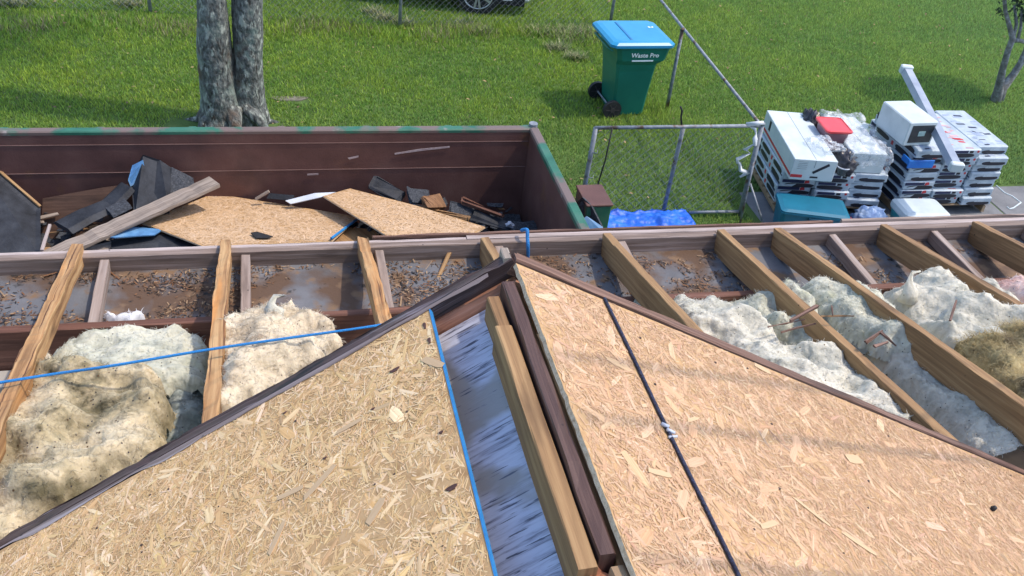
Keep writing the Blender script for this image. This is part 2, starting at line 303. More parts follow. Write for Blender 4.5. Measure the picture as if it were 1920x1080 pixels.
# ---------------------------------------------------------------- gable roof over the main slope
AX, AY, AZ = .551, 1.879, 4.30; SLf, SRt = .665, .512
def zL(x): return AZ-SLf*(AX-x)
def zR(x): return AZ-SRt*(x-AX)
gable = empty('gable_roof', (AX, 1.0, 4.0), 'small gable roof sheathed in strand board with an open strip beside its ridge', 'gable roof')
def osb(name, side, rect, dens, pal, seed, thick=.012, hole=None):
    """strand board sheet lying on a roof plane: rect = x0,x1,y0,y1 in plan"""
    x0, x1, y0, y1 = rect; zf = zL if side == 'L' else zR; r = random.Random(seed); sl = SLf if side == 'L' else -SRt
    k = math.sqrt(1+sl*sl); nrm = Vector((-sl, 0, 1)).normalized(); U = Vector((1/k, 0, sl/k)); Vv = Vector((0, 1, 0))
    mb = MB(); mb.c = []
    P = [Vector((x0, y0, zf(x0))), Vector((x1, y0, zf(x1))), Vector((x1, y1, zf(x1))), Vector((x0, y1, zf(x0)))]
    N = 80; Wd = (x1-x0)*k; Ln = y1-y0
    top = []
    for i in range(N+1): top.append(P[0].lerp(P[3], i/N)+Vector((nz(i*.9, seed, 0, 3)*.003, 0, 0)))
    topr = [P[1].lerp(P[2], i/N)+Vector((nz(i*.9, seed+9, 0, 3)*.003, 0, 0)) for i in range(N+1)]
    ring = top+topr[::-1]; mb.poly(ring, thick, n=nrm)
    if True:
        mb.m = [0]+[1]*(len(mb.m)-1)
    for f in mb.f: mb.c += [1, 1, 1, 1]*len(f)
    cnt = int(Wd*Ln*dens)
    for q in range(cnt):
        u, v = r.uniform(0, Wd), r.uniform(0, Ln); a = r.gauss(math.pi/2, .9) if r.random() < .55 else r.uniform(0, math.pi)
        big = r.random(); l = r.uniform(.005, .020) if big < .92 else r.uniform(.015, .040); ww = r.uniform(.0005, .0018) if big < .92 else r.uniform(.0015, .0055)
        if big > .996: l, ww = r.uniform(.03, .05), r.uniform(.008, .014)
        c, s_ = math.cos(a), math.sin(a); z = .0002+r.random()*.0016; cv = r.uniform(-.25, .25)*ww
        shp = [(-1, -.6*r.random()-.2), (-.55, -1), (.5, -1), (1, -.8*r.random()), (.9, .9*r.random()+.1), (.4, 1), (-.6, 1)]
        pts = []; ok = True
        for (e, g_) in shp:
            lu = e*l; lv = g_*ww+cv*(1-e*e); pu, pv = u+lu*c-lv*s_, v+lu*s_+lv*c
            if not (.001 < pu < Wd-.001 and .001 < pv < Ln-.001): ok = False; break
            pts.append(P[0]+U*pu+Vv*pv+nrm*(z+.0006*e*(r.random()-.5)))
        if not ok: continue
        ou, ov = r.random()*9, r.random()*9
        mb.add(pts, [list(range(7))], [[(ou+e*l, ov+g_*ww) for e, g_ in shp]], 2)
        base = pal[min(len(pal)-1, int(r.random()**1.15*len(pal)))]; h = r.gauss(1, .06 if side == 'L' else .042)
        if big > .996: h *= 1.12
        if r.random() < .02: h *= .62
        mb.c += [base[0]*h, base[1]*h*r.gauss(1, .025), base[2]*h*r.gauss(1, .04), 1]*7
    return rp(mb, name, [osb_base, osb_edge, osb_strand], gable)
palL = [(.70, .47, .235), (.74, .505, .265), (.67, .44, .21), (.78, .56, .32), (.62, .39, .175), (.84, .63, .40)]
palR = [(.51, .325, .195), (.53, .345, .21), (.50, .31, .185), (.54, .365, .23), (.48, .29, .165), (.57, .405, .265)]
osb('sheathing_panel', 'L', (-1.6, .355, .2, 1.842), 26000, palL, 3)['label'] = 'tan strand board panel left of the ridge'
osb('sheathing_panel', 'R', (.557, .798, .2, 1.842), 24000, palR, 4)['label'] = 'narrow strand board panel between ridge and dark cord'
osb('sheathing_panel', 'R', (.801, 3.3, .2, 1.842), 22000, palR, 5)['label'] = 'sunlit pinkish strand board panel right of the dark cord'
b = MB(); pe = []
b.poly([(.3535, y_, zL(.3535)+.0025) for y_ in (-.5, 1.84)]+[(.3565+.001*nz(y_*9, 1), y_, zL(.3565)+.0025) for y_ in [1.84-.05*i for i in range(47)]], .012, n=Vector((-SLf, 0, 1)).normalized()); rp(b, 'painted_edge', blue_pt, gable)
# rakes
b = MB(); board(b, (.548, 1.864, AZ+.004), (-2.2, 1.864, zL(-2.2)+.004), .028, .05, up=(0, 0, 1), jit=.0015, chip=.014, seg=90); rp(b, 'rake_board', W_rakeL, gable)
b = MB(); board(b, (.54, 1.886, AZ-.006), (-2.2, 1.886, zL(-2.2)-.004), .012, .05, jit=.002, chip=.03, seg=90); rp(b, 'rake_trim', W_rakeL, gable)
b = MB(); board(b, (.56, 1.864, AZ+.004), (3.5, 1.864, zR(3.5)+.004), .030, .05, jit=.0012, chip=.006, seg=70); rp(b, 'rake_board', W_rakeR, gable)
b = MB(); board(b, (.57, 1.886, AZ-.005), (3.5, 1.886, zR(3.5)-.006), .012, .045, jit=.001, chip=.01, seg=70); rp(b, 'rake_trim', W_rakeR, gable)
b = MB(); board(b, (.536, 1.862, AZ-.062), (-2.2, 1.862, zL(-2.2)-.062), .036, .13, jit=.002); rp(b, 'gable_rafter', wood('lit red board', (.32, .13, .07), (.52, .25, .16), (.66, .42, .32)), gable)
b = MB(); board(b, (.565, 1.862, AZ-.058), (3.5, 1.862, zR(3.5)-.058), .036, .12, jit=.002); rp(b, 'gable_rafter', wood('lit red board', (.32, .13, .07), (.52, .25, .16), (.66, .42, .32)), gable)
# lighter frayed strip of old sheathing left against the rake
b = MB()
fx = np.arange(-1.5, .50, .012); nv = Vector((-SLf, 0, 1)).normalized()
def fe(x): return .009+.012*nz(x*6, 3, 0, 4)
vs = []
for x in fx: vs += [(x, 1.846-fe(x), zL(x)+.003), (x, 1.850, zL(x)+.005)]
b.add(vs, [(2*i, 2*i+2, 2*i+3, 2*i+1) for i in range(len(fx)-1)], [[(fx[i], 0), (fx[i+1], 0), (fx[i+1], .03), (fx[i], .03)] for i in range(len(fx)-1)])
rp(b, 'frayed_strip', wood('frayed grey strip', (.10, .06, .045), (.22, .17, .16), (.46, .42, .46), rough=.4), gable)
# underlying blue grey plywood in the open strip
b = MB(); z0 = .10; b.poly([(-.3, .2, zL(-.3)-z0), (.535, .2, zL(.535)-z0), (.535, 1.84, zL(.535)-z0), (-.3, 1.84, zL(-.3)-z0)], .012, n=Vector((-SLf, 0, 1)).normalized()); rp(b, 'plywood_deck', ply_blue, gable)
# ridge boards
b = MB(); board(b, (.486, 1.64, 4.272), (.492, .975, 4.272), .038, .085, jit=.001, chip=.006); rp(b, 'ridge_board', W_lt, gable, 'pale new board beside the ridge')
b = MB(); board(b, (.488, 1.76, 4.262), (.492, 1.642, 4.262), .03, .07, jit=.001); rp(b, 'ridge_block', W_mid, gable)
b = MB(); board(b, (.527, 1.79, 4.284), (.530, .99, 4.284), .030, .13, jit=.002, chip=.012); rp(b, 'ridge_board', W_dark, gable, 'dark stained ridge board')
b = MB(); board(b, (.551, 1.80, 4.262), (.556, .95, 4.262), .012, .1); rp(b, 'ridge_board', W_mid, gable)
b = MB(); board(b, (.30, .80, 4.20), (.538, .965, 4.262), .062, .09, jit=.004, chip=.06); rp(b, 'cross_board', W_barge, gable, 'splintered weathered board crossing below the ridge')
b = MB(); board(b, (.541, .972, 4.272), (.556, .86, 4.272), .026, .09, jit=.003); rp(b, 'ridge_block', W_pal, gable)
b = MB(); board(b, (.540, 1.90, 4.304), (.540, 1.855, 4.304), .020, .05, jit=.001); rp(b, 'ridge_cap', W_gray, gable)
# stain, knots and nail heads of the panels are small separate pieces of the gable
b = MB()
for k in range(46):
    if k % 2: x = random.uniform(-1.2, .33); y = random.uniform(.8, 1.8); z = zL(x)
    else: x = random.uniform(.6, 2.5); y = random.uniform(.85, 1.82); z = zR(x)
    r_ = random.uniform(.0018, .004); b.tube([(x, y, z), (x, y, z+.003)], r_, 7)
rp(b, 'nail_heads', M('nail rust', [(.03, .015, .01), (.08, .05, .035)], 50, rough=.6), gable)
def onR(px, py):
    v = ray(px, py); t = (AZ-EYE+SRt*AX)/(v[2]+SRt*v[0]); return Vector((v[0]*t, v[1]*t, EYE+v[2]*t))
def onL(px, py):
    v = ray(px, py); t = (AZ-EYE-SLf*AX)/(v[2]-SLf*v[0]); return Vector((v[0]*t, v[1]*t, EYE+v[2]*t))
knotm = M('knot', [(.05, .02, .02), (.12, .06, .05)], 60, rough=.8)
nL_, nR_ = Vector((-SLf, 0, 1)).normalized(), Vector((SRt, 0, 1)).normalized()
for px, py, a, b_ in ((741, 695, .010, .006), (700, 768, .004, .003), (797, 612, .003, .014), (806, 640, .003, .012), (828, 812, .004, .004), (848, 916, .010, .007), (535, 775, .004, .003), (610, 860, .004, .003)):
    c = onL(px, py)+nL_*.0035; b = MB(); b.poly([c+Vector((a*math.cos(q)*(1+.3*math.sin(3*q)), b_*math.sin(q)*(1+.2*math.cos(2*q)), SLf*a*math.cos(q)*(1+.3*math.sin(3*q)))) for q in [k*math.pi/7 for k in range(14)]], .002, n=nL_); rp(b, 'knot', knotm, gable)
flk = M('pale flake', [(.50, .345, .20), (.55, .395, .24)], 1, 'UV', (9, 200, 1), .7); 
for sd_, px, py, l, w_, an in (('R', 1600, 862, .036, .016, .35), ('R', 1428, 692, .028, .012, -.2), ('R', 1235, 888, .030, .008, .1), ('R', 1440, 985, .035, .007, .5), ('R', 1520, 960, .05, .006, -.7), ('R', 1610, 1020, .045, .009, -.5), ('L', 600, 905, .045, .008, .6), ('L', 545, 925, .03, .007, -.1), ('L', 812, 680, .035, .008, -1.0), ('L', 705, 960, .03, .009, .9), ('L', 520, 1010, .04, .006, 1.1), ('L', 655, 800, .03, .006, 0)):
    c, n_, sl_ = (onR(px, py), nR_, -SRt) if sd_ == 'R' else (onL(px, py), nL_, SLf); b = MB(); ca, sa = math.cos(an), math.sin(an); pp = []
    for e, g in ((-1, -.7), (-.4, -1), (.6, -1), (1, -.6), (.95, .8), (.3, 1), (-.8, .9)): x_, y_ = e*l*ca-g*w_*sa, e*l*sa+g*w_*ca; pp.append(c+n_*.0032+Vector((x_, y_, sl_*x_)))
    b.poly(pp, .001, n=n_); rp(b, 'large_flake', flk, gable)
# ---------------------------------------------------------------- ropes
def rope(name, pts, r, m, label, cat):
    P = [Vector(p) for p in pts]; out = []
    for i in range(len(P)-1):
        for k in range(10):
            t = k/10; p0, p1, p2, p3 = P[max(i-1, 0)], P[i], P[i+1], P[min(i+2, len(P)-1)]
            out.append(.5*((2*p1)+(p2-p0)*t+(2*p0-5*p1+4*p2-p3)*t*t+(3*p1-p0-3*p2+p3)*t**3))
    out.append(P[-1]); mb = MB(); mb.tube(out, r, 8); return tag(mb.build(name, m, smooth=True), label, cat)
rope('blue_rope', [onroof(-60, 728, -.02), onroof(20, 714, -.03), onroof(110, 700, -.02), onroof(215, 685, -.05), onroof(395, 655, -.05), onroof(540, 634, -.06), onroof(690, 613, -.04), onroof(760, 600, .0)], .0048, ropem, 'thin blue rope stretched across the two leftmost rafters', 'rope')
rope('blue_strap', [onz(978, 432, 3.075), onz(988, 431, 3.10), onz(989, 445, 3.07), onz(990, 462, 3.03), onz(990, 482, 2.95)], .009, ropem, 'short bright blue strap hooked over the fascia', 'strap')
xs = .8
c_ = rope('dark_cord', [(xs, 1.84, zR(xs)+.006), (xs+.001, 1.6, zR(xs)+.005), (xs-.001, 1.36, zR(xs)+.006), (xs+.001, 1.1, zR(xs)+.005), (xs, .6, zR(xs)+.006), (xs, -.4, zR(xs)+.006)], .0044, strapm, 'taut dark blue cord running down the right strand board', 'cord')
b = MB(); b.tube([(xs-.010, 1.386, zR(xs)+.009), (xs+.003, 1.374, zR(xs)+.009)], .0045, 8); b.tube([(xs-.005, 1.366, zR(xs)+.011), (xs+.012, 1.360, zR(xs)+.004)], .004, 8); b.tube([(xs-.008, 1.345, zR(xs)+.009), (xs+.014, 1.35, zR(xs)+.004)], .003, 8)
b.build('clamp', white_metal, c_, smooth=True)
# unseen cables, added and bent to cast shadow lines on the right panel only
for (a, c, lab) in (((1040, 665), (1530, 730), 'upper'), ((1085, 780), (1600, 838), 'middle'), ((1190, 1045), (1700, 1095), 'lower')):
    p, q = onR(*a), onR(*c); dd = (q-p).normalized(); mb = MB(); of = SD*1.95
    mb.tube([p+SD*9, p+of+SD*.3, p+of+SD*.05+dd*.03, p+of+dd*.15, q+of, q+of+dd*9], .009, 8); tag(mb.build('shadow_cable', blackm), '%s of three unseen cables added to cast shadow lines on the gable' % lab, 'cable', 'added shadow cables')
# ---------------------------------------------------------------- insulation
def batt(poly, mat, label, drop=.13, h=.08, seed=0, step=.0085, rim=.09, lump=.5, fuzz=500, fz=(.010, .030), name='insulation_batt', cat='insulation', plane=None, level=None):
    f = (lambda x, y: onz(x, y, level)) if level is not None else (lambda x, y: onroof(x, y, drop))
    W = [f(*p) for p in poly]; n = len(W); base = (lambda y: level) if level is not None else (lambda y: roofz(y, drop))
    xs = [p.x for p in W]; ys = [p.y for p in W]; x0, x1, y0, y1 = min(xs), max(xs), min(ys), max(ys)
    nx, ny = int((x1-x0)/step)+2, int((y1-y0)/step)+2
    GX, GY = np.meshgrid(np.linspace(x0-.01, x1+.01, nx), np.linspace(y0-.01, y1+.01, ny), indexing='ij')
    ins = np.zeros(GX.shape, bool); D = np.full(GX.shape, 9.)
    for i in range(n):
        ax, ay, bx, by = W[i].x, W[i].y, W[(i+1) % n].x, W[(i+1) % n].y
        cond = ((ay > GY) != (by > GY)); xi = ax+(GY-ay)*(bx-ax)/((by-ay) if abs(by-ay) > 1e-9 else 1e-9); ins ^= cond & (GX < xi)
        t = np.clip(((GX-ax)*(bx-ax)+(GY-ay)*(by-ay))/((bx-ax)**2+(by-ay)**2+1e-9), 0, 1); D = np.minimum(D, np.hypot(GX-ax-t*(bx-ax), GY-ay-t*(by-ay)))
    SD_ = np.where(ins, D, -D); mb = MB(); idx = -np.ones(GX.shape, int); vs = []; tops = []
    for i in range(nx):
        for j in range(ny):
            x, y = GX[i, j], GY[i, j]; s_ = SD_[i, j]+.035*nz(x*9, y*9, seed, 4)+.006
            if s_ < -.012 or (level is None and x > .2 and y < 1.925): continue
            q = min(1, max(0, s_/rim)); e = math.sqrt(max(0, 1-(1-q)**2))
            l1 = nz(x*4.5, y*4.5, seed+3, 2); rid = 1-abs(noise.noise(Vector((x*6+l1*1.5, y*11, seed+7))))*2.4
            z = base(y)-.07+(h*.75+.05)*e*(1+lump*l1)+.03*e*rid*lump*.4+.012*e*nz(x*18, y*18, seed, 4)
            idx[i, j] = len(vs); vs.append((x+.012*nz(x*22, y*22, seed+11, 3), y+.012*nz(x*22, y*22, seed+17, 3), z))
            if q > .1: tops.append(len(vs)-1)
    fs = []
    for i in range(nx-1):
        for j in range(ny-1):
            k = [idx[i, j], idx[i+1, j], idx[i+1, j+1], idx[i, j+1]]
            if min(k) >= 0: fs.append(k)
    mb.add(vs, fs)
    r = random.Random(seed)
    for k in range(fuzz*2):                                     # loose fibres
        p = Vector(vs[r.choice(tops)]); a = r.uniform(0, 6.28); l = r.uniform(*fz); d = Vector((math.cos(a), math.sin(a), r.uniform(.0, .35))); wv = Vector((-d.y, d.x, 0))*r.uniform(.0004, .0011)
        m1 = p+d*l*.5+Vector((0, 0, l*.12)); m2 = p+d*l+Vector((r.gauss(0, .003), r.gauss(0, .003), -l*.05))
        mb.add([p-wv, p+wv, m1+wv, m1-wv, m2], [(0, 1, 2, 3), (3, 2, 4)])
    return tag(mb.build(name, mat, smooth=True), label, cat, 'fibreglass insulation between the rafters')
batt([(25, 700), (70, 690), (130, 700), (200, 690), (285, 690), (305, 740), (308, 830), (250, 880), (130, 950), (20, 1010), (-80, 1040), (-80, 850), (10, 760)], I_yel, 'large torn yellow insulation batt left of the split rafter under the blue rope', .10, .11, 1, lump=.8, fuzz=1700)
batt([(90, 665), (160, 635), (250, 620), (330, 612), (372, 625), (390, 680), (380, 725), (300, 730), (90, 730)], I_grn, 'smooth pale grey green insulation batt behind the yellow one', .17, .09, 2, lump=.35, fuzz=400)
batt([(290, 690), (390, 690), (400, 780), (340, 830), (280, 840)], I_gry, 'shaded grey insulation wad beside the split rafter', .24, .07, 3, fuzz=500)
batt([(420, 600), (455, 590), (500, 578), (545, 570), (600, 585), (632, 620), (640, 660), (600, 700), (500, 740), (440, 790), (380, 800), (390, 700)], I_crm, 'cream crumpled insulation clump right of the split rafter', .10, .12, 4, lump=.9, fuzz=1600)
batt([(190, 590), (198, 570), (215, 585), (235, 592), (262, 580), (270, 592), (240, 600)], M('white scrap', [(.5, .52, .55), (.62, .64, .67), (.7, .71, .73)], 9, bump=.4, bscale=40), 'small torn white insulation scrap against the red brown beam', h=.035, seed=5, level=2.985, rim=.03, fuzz=30)
batt([(55, 660), (85, 655), (110, 690), (100, 730), (50, 745)], I_crm, 'little tuft of insulation beside the leftmost rafter', .10, .05, 16, fuzz=300, rim=.05)
batt([(1190, 560), (1222, 545), (1250, 560), (1275, 600), (1262, 610), (1200, 580)], I_grn, 'small pale insulation lump behind the right rake', .15, .06, 6, fuzz=150, rim=.05)
batt([(1262, 556), (1300, 552), (1350, 560), (1390, 590), (1450, 620), (1490, 650), (1540, 655), (1590, 680), (1640, 720), (1690, 765), (1720, 810), (1560, 770), (1400, 700), (1290, 640), (1260, 600)], I_wht, 'long rumpled white insulation batt running beside the right rake', .14, .09, 7, lump=.8, fuzz=900)
batt([(1370, 558), (1420, 550), (1470, 560), (1520, 580), (1560, 620), (1590, 660), (1520, 650), (1440, 625), (1390, 590)], I_grn, 'folded grey green insulation batt behind the long white one', .16, .09, 8, lump=.9, fuzz=600)
batt([(1490, 545), (1530, 530), (1590, 530), (1640, 545), (1670, 580), (1700, 620), (1720, 660), (1660, 650), (1600, 620), (1540, 580)], I_grn, 'pale green insulation mound between the paired rafters', .10, .10, 9, lump=.6, fuzz=800)
batt([(1630, 650), (1690, 628), (1740, 650), (1800, 700), (1850, 740), (1900, 800), (1960, 850), (1960, 930), (1880, 860), (1800, 790), (1700, 710)], I_wht, 'speckled white insulation batt at the lower right between rafters', .16, .07, 10, lump=.5, fuzz=900)
batt([(1660, 545), (1700, 530), (1730, 520), (1800, 528), (1860, 530), (1920, 580), (1960, 620), (1960, 680), (1880, 660), (1800, 660), (1740, 620), (1690, 580)], I_wht, 'fluffy white insulation mound nearest the right edge', .10, .10, 11, lump=.8, fuzz=900)
batt([(1800, 640), (1850, 622), (1900, 620), (1980, 650), (1980, 760), (1900, 720), (1840, 680)], I_brn, 'shredded brown and yellow mineral wool clump', .07, .08, 12, lump=1.6, fuzz=2600, fz=(.02, .06), name='mineral_wool')
batt([(1860, 530), (1900, 522), (1980, 530), (1980, 590), (1910, 562)], I_pnk, 'pink insulation clump at the right edge', .10, .07, 13, lump=1.0, fuzz=500)
def tuft(px, py, label, h=.09):
    p = onroof(px, py, .04); mb = MB()
    mb.tube([p+Vector((0, 0, -.03)), p+Vector((.004, .01, .02)), p+Vector((-.004, .03, h*.6)), p+Vector((.012, .05, h)), p+Vector((.05, .055, h*1.05))], [.045, .034, .016, .008, .001], 9)
    for v in range(len(mb.v)):
        q = mb.v[v]; mb.v[v] = tuple(Vector(q)+Vector([random.gauss(0, .003) for _ in range(3)]))
    tag(mb.build('insulation_tuft', I_wht, smooth=True), label, 'insulation')
tuft(1705, 555, 'upright twisted wisp of white insulation right of the paired rafters')
tuft(512, 590, 'pointed wisp of insulation sticking up from the cream clump', .05)
# splinters and sticks lying over the rafters
def stick(name, a, b_, wd, m, label, drop=-.03, cat='splinter'):
    p, q = (onroof(*a, drop), onroof(*b_, drop)) if not callable(a) else (a(), b_())
    mb = MB(); board(mb, p, q, wd, wd*.6, jit=.002, chip=.02, taper=.5, bev=.001); tag(mb.build(name, m), label, cat)
stick('wood_splinter', (1532, 572), (1482, 600), .018, W_rakeR, 'broad reddish splinter leaning off the third long rafter')
stick('wood_splinter', (1440, 612), (1510, 598), .006, W_rakeR, 'thin splinter under the broad reddish one', .03)
stick('wood_splinter', (1465, 622), (1530, 605), .008, W_rakeR, 'short splinter lying on grey green insulation', .03)
stick('wood_splinter', (1540, 592), (1602, 591), .008, W_mid, 'level brown splinter on the pale green mound', -.01)
stick('wood_splinter', (1560, 572), (1562, 590), .008, W_rakeR, 'tiny upright splinter on the pale green mound', -.04)
stick('wood_splinter', (1782, 600), (1794, 562), .010, W_rakeR, 'red splinter standing in white insulation', .0)
for k, (a, b_) in enumerate((((1625, 640), (1655, 618)), ((1640, 648), (1665, 640)), ((1650, 620), (1680, 645)))): stick('bark_chip', a, b_, .014, W_rakeR, ('upper', 'middle', 'lower')[k]+' curled bark chip on the pale green mound', .0, 'bark chip')
def zst(name, a, b_, z, wd, m, label, cat='stick', z2=None):
    mb = MB(); board(mb, onz(*a, z), onz(*b_, z2 or z), wd, wd*.7, jit=.0015, bev=.001); tag(mb.build(name, m), label, cat)
zst('wood_stick', (848, 462), (810, 545), 3.0, .016, W_lt, 'thin pale stick leaning on the fascia left of the gable peak', z2=2.93)
mb = MB(); mb.tube([onz(1200, 472, 2.93), onz(1245, 490, 2.93), (onz(1290, 505, 2.93)), onz(1330, 520, 2.92), onz(1362, 545, 2.92)], .005, 6); tag(mb.build('twig', W_look), 'long dry curved twig lying on the soffit', 'twig')
zst('paper_scrap', (1852, 478), (1862, 464), 2.90, .018, white_metal, 'small white scrap on the soffit at far right', 'scrap')
p = onR(1860, 958); mb = MB(); mb.tube([p+Vector((-.006, 0, .002)), p+Vector((.003, .003, .006)), p+Vector((.006, .0, .016))], [.004, .009, .006], 7); tag(mb.build('rubber_plug', blackm, smooth=True), 'small dark plug lying on the sunlit strand board', 'plug')
# ---------------------------------------------------------------- dumpster
dump = empty('dumpster', (0, 7.3, 0), 'open rusty brown roll off dumpster with chipped green rim', 'dumpster')
ZR, YB, YF, XL, XRt = 1.37, 8.18, 5.9, -4.2, 2.44
b = MB(); b.box(((XL+XRt)/2, YB+.03, .77), (XRt-XL+.1, .05, 1.22), bev=.004)
rp(b, 'back_wall', rust, dump)
for z_ in (.98, 1.26):
    b = MB(); b.box(((XL+XRt)/2, YB+.003, z_), (XRt-XL, .006, .006)); rp(b, 'weld_seam', M('weld seam', [(.16, .09, .08), (.24, .15, .13)], 4), dump)
b = MB(); b.box((XRt+.03, (YB+YF)/2, .77), (.05, YB-YF-.0, 1.22), bev=.004); rp(b, 'side_wall', rust, dump)
b = MB(); b.box(((XL+XRt)/2, YF-.03, .77), (XRt-XL+.1, .05, 1.22), bev=.004); rp(b, 'front_wall', rust, dump)
b = MB(); b.box((XL-.03, (YB+YF)/2, .77), (.05, YB-YF, 1.22), bev=.004); rp(b, 'side_wall', rust, dump)
b = MB(); b.box(((XL+XRt)/2, (YB+YF)/2, .17), (XRt-XL, YB-YF, .04)); rp(b, 'floor', rust, dump)
b = MB(); b.box(((XL+XRt)/2, YB+.045, ZR), (XRt-XL+.05, .085, .045), bev=.01); b.box(((XL+XRt)/2, YF-.045, ZR), (XRt-XL+.05, .085, .06), bev=.012); rp(b, 'rim', greenp, dump)
b = MB(); b.box((XRt+.045, (YB+YF)/2, ZR+.002), (.09, YB-YF+.05, .062), bev=.012); rp(b, 'rim', greenp, dump)
b = MB(); b.tube([(XRt+.05, YB+.07, .2), (XRt+.05, YB+.07, ZR+.05)], .045, 10); rp(b, 'corner_post', steel, dump)
for k in range(9):
    b = MB(); b.box((XL+.4+k*.78, YB+.10, .78), (.09, .09, 1.18), bev=.01); rp(b, 'side_rib', greenp, dump)
for x_ in (-3, 1.9): b = MB(); b.tube([(x_, 8.0, .08), (x_, 6.1, .08)], .08, 12); rp(b, 'roller', steel, dump)
for q in (((740, 287), (790, 279), (843, 274), (843, 277), (790, 283), (740, 290)), ((652, 296), (672, 292), (672, 295), (655, 299)), ((576, 326), (597, 325), (597, 328), (576, 329))):
    b = MB(); b.poly([ony(x_, y_, YB-.004) for x_, y_ in q], .003, n=Vector((0, -1, 0))); rp(b, 'scrape_mark', M('scraped paint', [(.28, .2, .2), (.5, .42, .42)], 30), dump)
# steel box beyond the dumpster's corner
bx = empty('steel_box', (2.8, 7.1, 0), 'brown topped green steel box beside the end of the dumpster', 'box')
b = MB(); b.box((2.79, 7.09, .64), (.23, .34, 1.28), bev=.01); wpar(b.build('body', greenp), bx)
b = MB(); b.box((2.79, 7.09, 1.29), (.25, .36, .02), bev=.005); wpar(b.build('top_plate', rust), bx)
# rubbish heap
def heap():
    nx, ny = 150, 60; vs = []; fs = []
    for i in range(nx):
        for j in range(ny):
            x = XL+.02+(XRt-XL-.04)*i/(nx-1); y = YF+.02+(YB-YF-.04)*j/(ny-1)
            c = abs(nz(x*4, y*4, 3, 3)); st = math.floor(nz(x*3, y*3, 8, 2)*6)/6
            vs.append((x, y, .42+.18*nz(x*1.1, y*1.6, 2, 3)+.13*st+.05*c+.10*max(0, 1-(y-YF)/1.2)))
    for i in range(nx-1):
        for j in range(ny-1): fs.append((i*ny+j, (i+1)*ny+j, (i+1)*ny+j+1, i*ny+j+1))
    mb = MB(); mb.add(vs, fs); tag(mb.build('roofing_rubbish', shingle), 'heap of torn black roofing rubbish filling the dumpster', 'rubbish', kind='stuff')
heap()
def slab(name, pts, thick, m, label, cat, group=None):
    mb = MB(); mb.poly(pts, thick); return tag(mb.build(name, m), label, cat, group)
def osbslab(name, pts, label, seed, dens=3500):
    pts = [Vector(p) for p in pts]; mb = MB(); mb.c = []; r = random.Random(seed)
    A_ = np.array([[p.x, p.y, 1] for p in pts]); k_ = np.linalg.lstsq(A_, np.array([p.z for p in pts]), rcond=None)[0]
    for p in pts: p.z = k_[0]*p.x+k_[1]*p.y+k_[2]
    mb.poly(pts, .014)
    mb.m = [0]+[1]*(len(mb.m)-1)
    for f in mb.f: mb.c += [1, 1, 1, 1]*len(f)
    # strands on the fitted plane
    c = sum(pts, Vector())/len(pts); n = sum(((pts[i]-c).cross(pts[(i+1) % len(pts)]-c) for i in range(len(pts))), Vector()).normalized()
    if n.z < 0: n = -n
    U = (pts[1]-pts[0]).normalized(); U = (U-n*U.dot(n)).normalized(); V_ = n.cross(U); P2 = [((p-c).dot(U), (p-c).dot(V_)) for p in pts]
    def inside(a, b2):
        s = False
        for i in range(len(P2)):
            (x1, y1), (x2, y2) = P2[i], P2[(i+1) % len(P2)]
            if (y1 > b2) != (y2 > b2) and a < x1+(b2-y1)*(x2-x1)/(y2-y1): s = not s
        return s
    us = [p[0] for p in P2]; vs = [p[1] for p in P2]
    for q in range(int((max(us)-min(us))*(max(vs)-min(vs))*dens)):
        u, v = r.uniform(min(us), max(us)), r.uniform(min(vs), max(vs)); a = r.uniform(0, 3.14); l, ww = r.uniform(.015, .05), r.uniform(.002, .009); ca, sa = math.cos(a), math.sin(a)
        q4 = [(u+e*l*ca-g*ww*sa, v+e*l*sa+g*ww*ca) for e, g in ((-1, -.7), (1, -1), (1, .7), (-1, 1))]
        if not all(inside(*z) for z in q4): continue
        mb.add([c+U*a_+V_*b_+n*(.002+.0015*r.random()) for a_, b_ in q4], [(0, 1, 2, 3)], [[(a_, b_) for a_, b_ in ((0, 0), (l*2, 0), (l*2, ww*2), (0, ww*2))]], 2)
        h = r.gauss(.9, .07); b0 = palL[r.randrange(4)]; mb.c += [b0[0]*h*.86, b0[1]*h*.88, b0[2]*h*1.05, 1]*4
    return tag(mb.build(name, [osb_base, osb_edge, osb_strand]), label, 'strand board')
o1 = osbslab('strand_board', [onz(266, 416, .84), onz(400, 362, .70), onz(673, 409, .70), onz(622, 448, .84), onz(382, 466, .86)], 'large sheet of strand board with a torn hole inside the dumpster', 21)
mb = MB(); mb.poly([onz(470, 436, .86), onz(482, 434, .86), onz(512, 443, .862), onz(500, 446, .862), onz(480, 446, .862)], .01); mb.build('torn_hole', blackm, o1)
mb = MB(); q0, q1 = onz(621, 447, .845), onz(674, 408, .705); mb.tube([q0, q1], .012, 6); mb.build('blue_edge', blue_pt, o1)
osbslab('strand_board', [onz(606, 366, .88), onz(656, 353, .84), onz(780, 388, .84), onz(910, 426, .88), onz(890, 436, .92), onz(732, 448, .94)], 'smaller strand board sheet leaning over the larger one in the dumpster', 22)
slab('plywood_piece', [onz(560, 470, .74), onz(640, 425, .70), onz(700, 430, .70), onz(745, 470, .74)], .02, W_lt, 'orange plywood piece under the two strand boards', 'plywood')
slab('felt_sheet', [onz(-60, 270, 1.15), onz(76, 388, .80), onz(76, 480, .72), onz(-60, 500, .7)], .02, felt, 'big black felt covered panel leaning at the far left of the dumpster', 'felt panel')
mb = MB(); board(mb, onz(-60, 268, 1.17), onz(76, 386, .82), .025, .02); tag(mb.build('wood_strip', W_lt), 'pale wood strip along the edge of the black felt panel', 'wood strip')
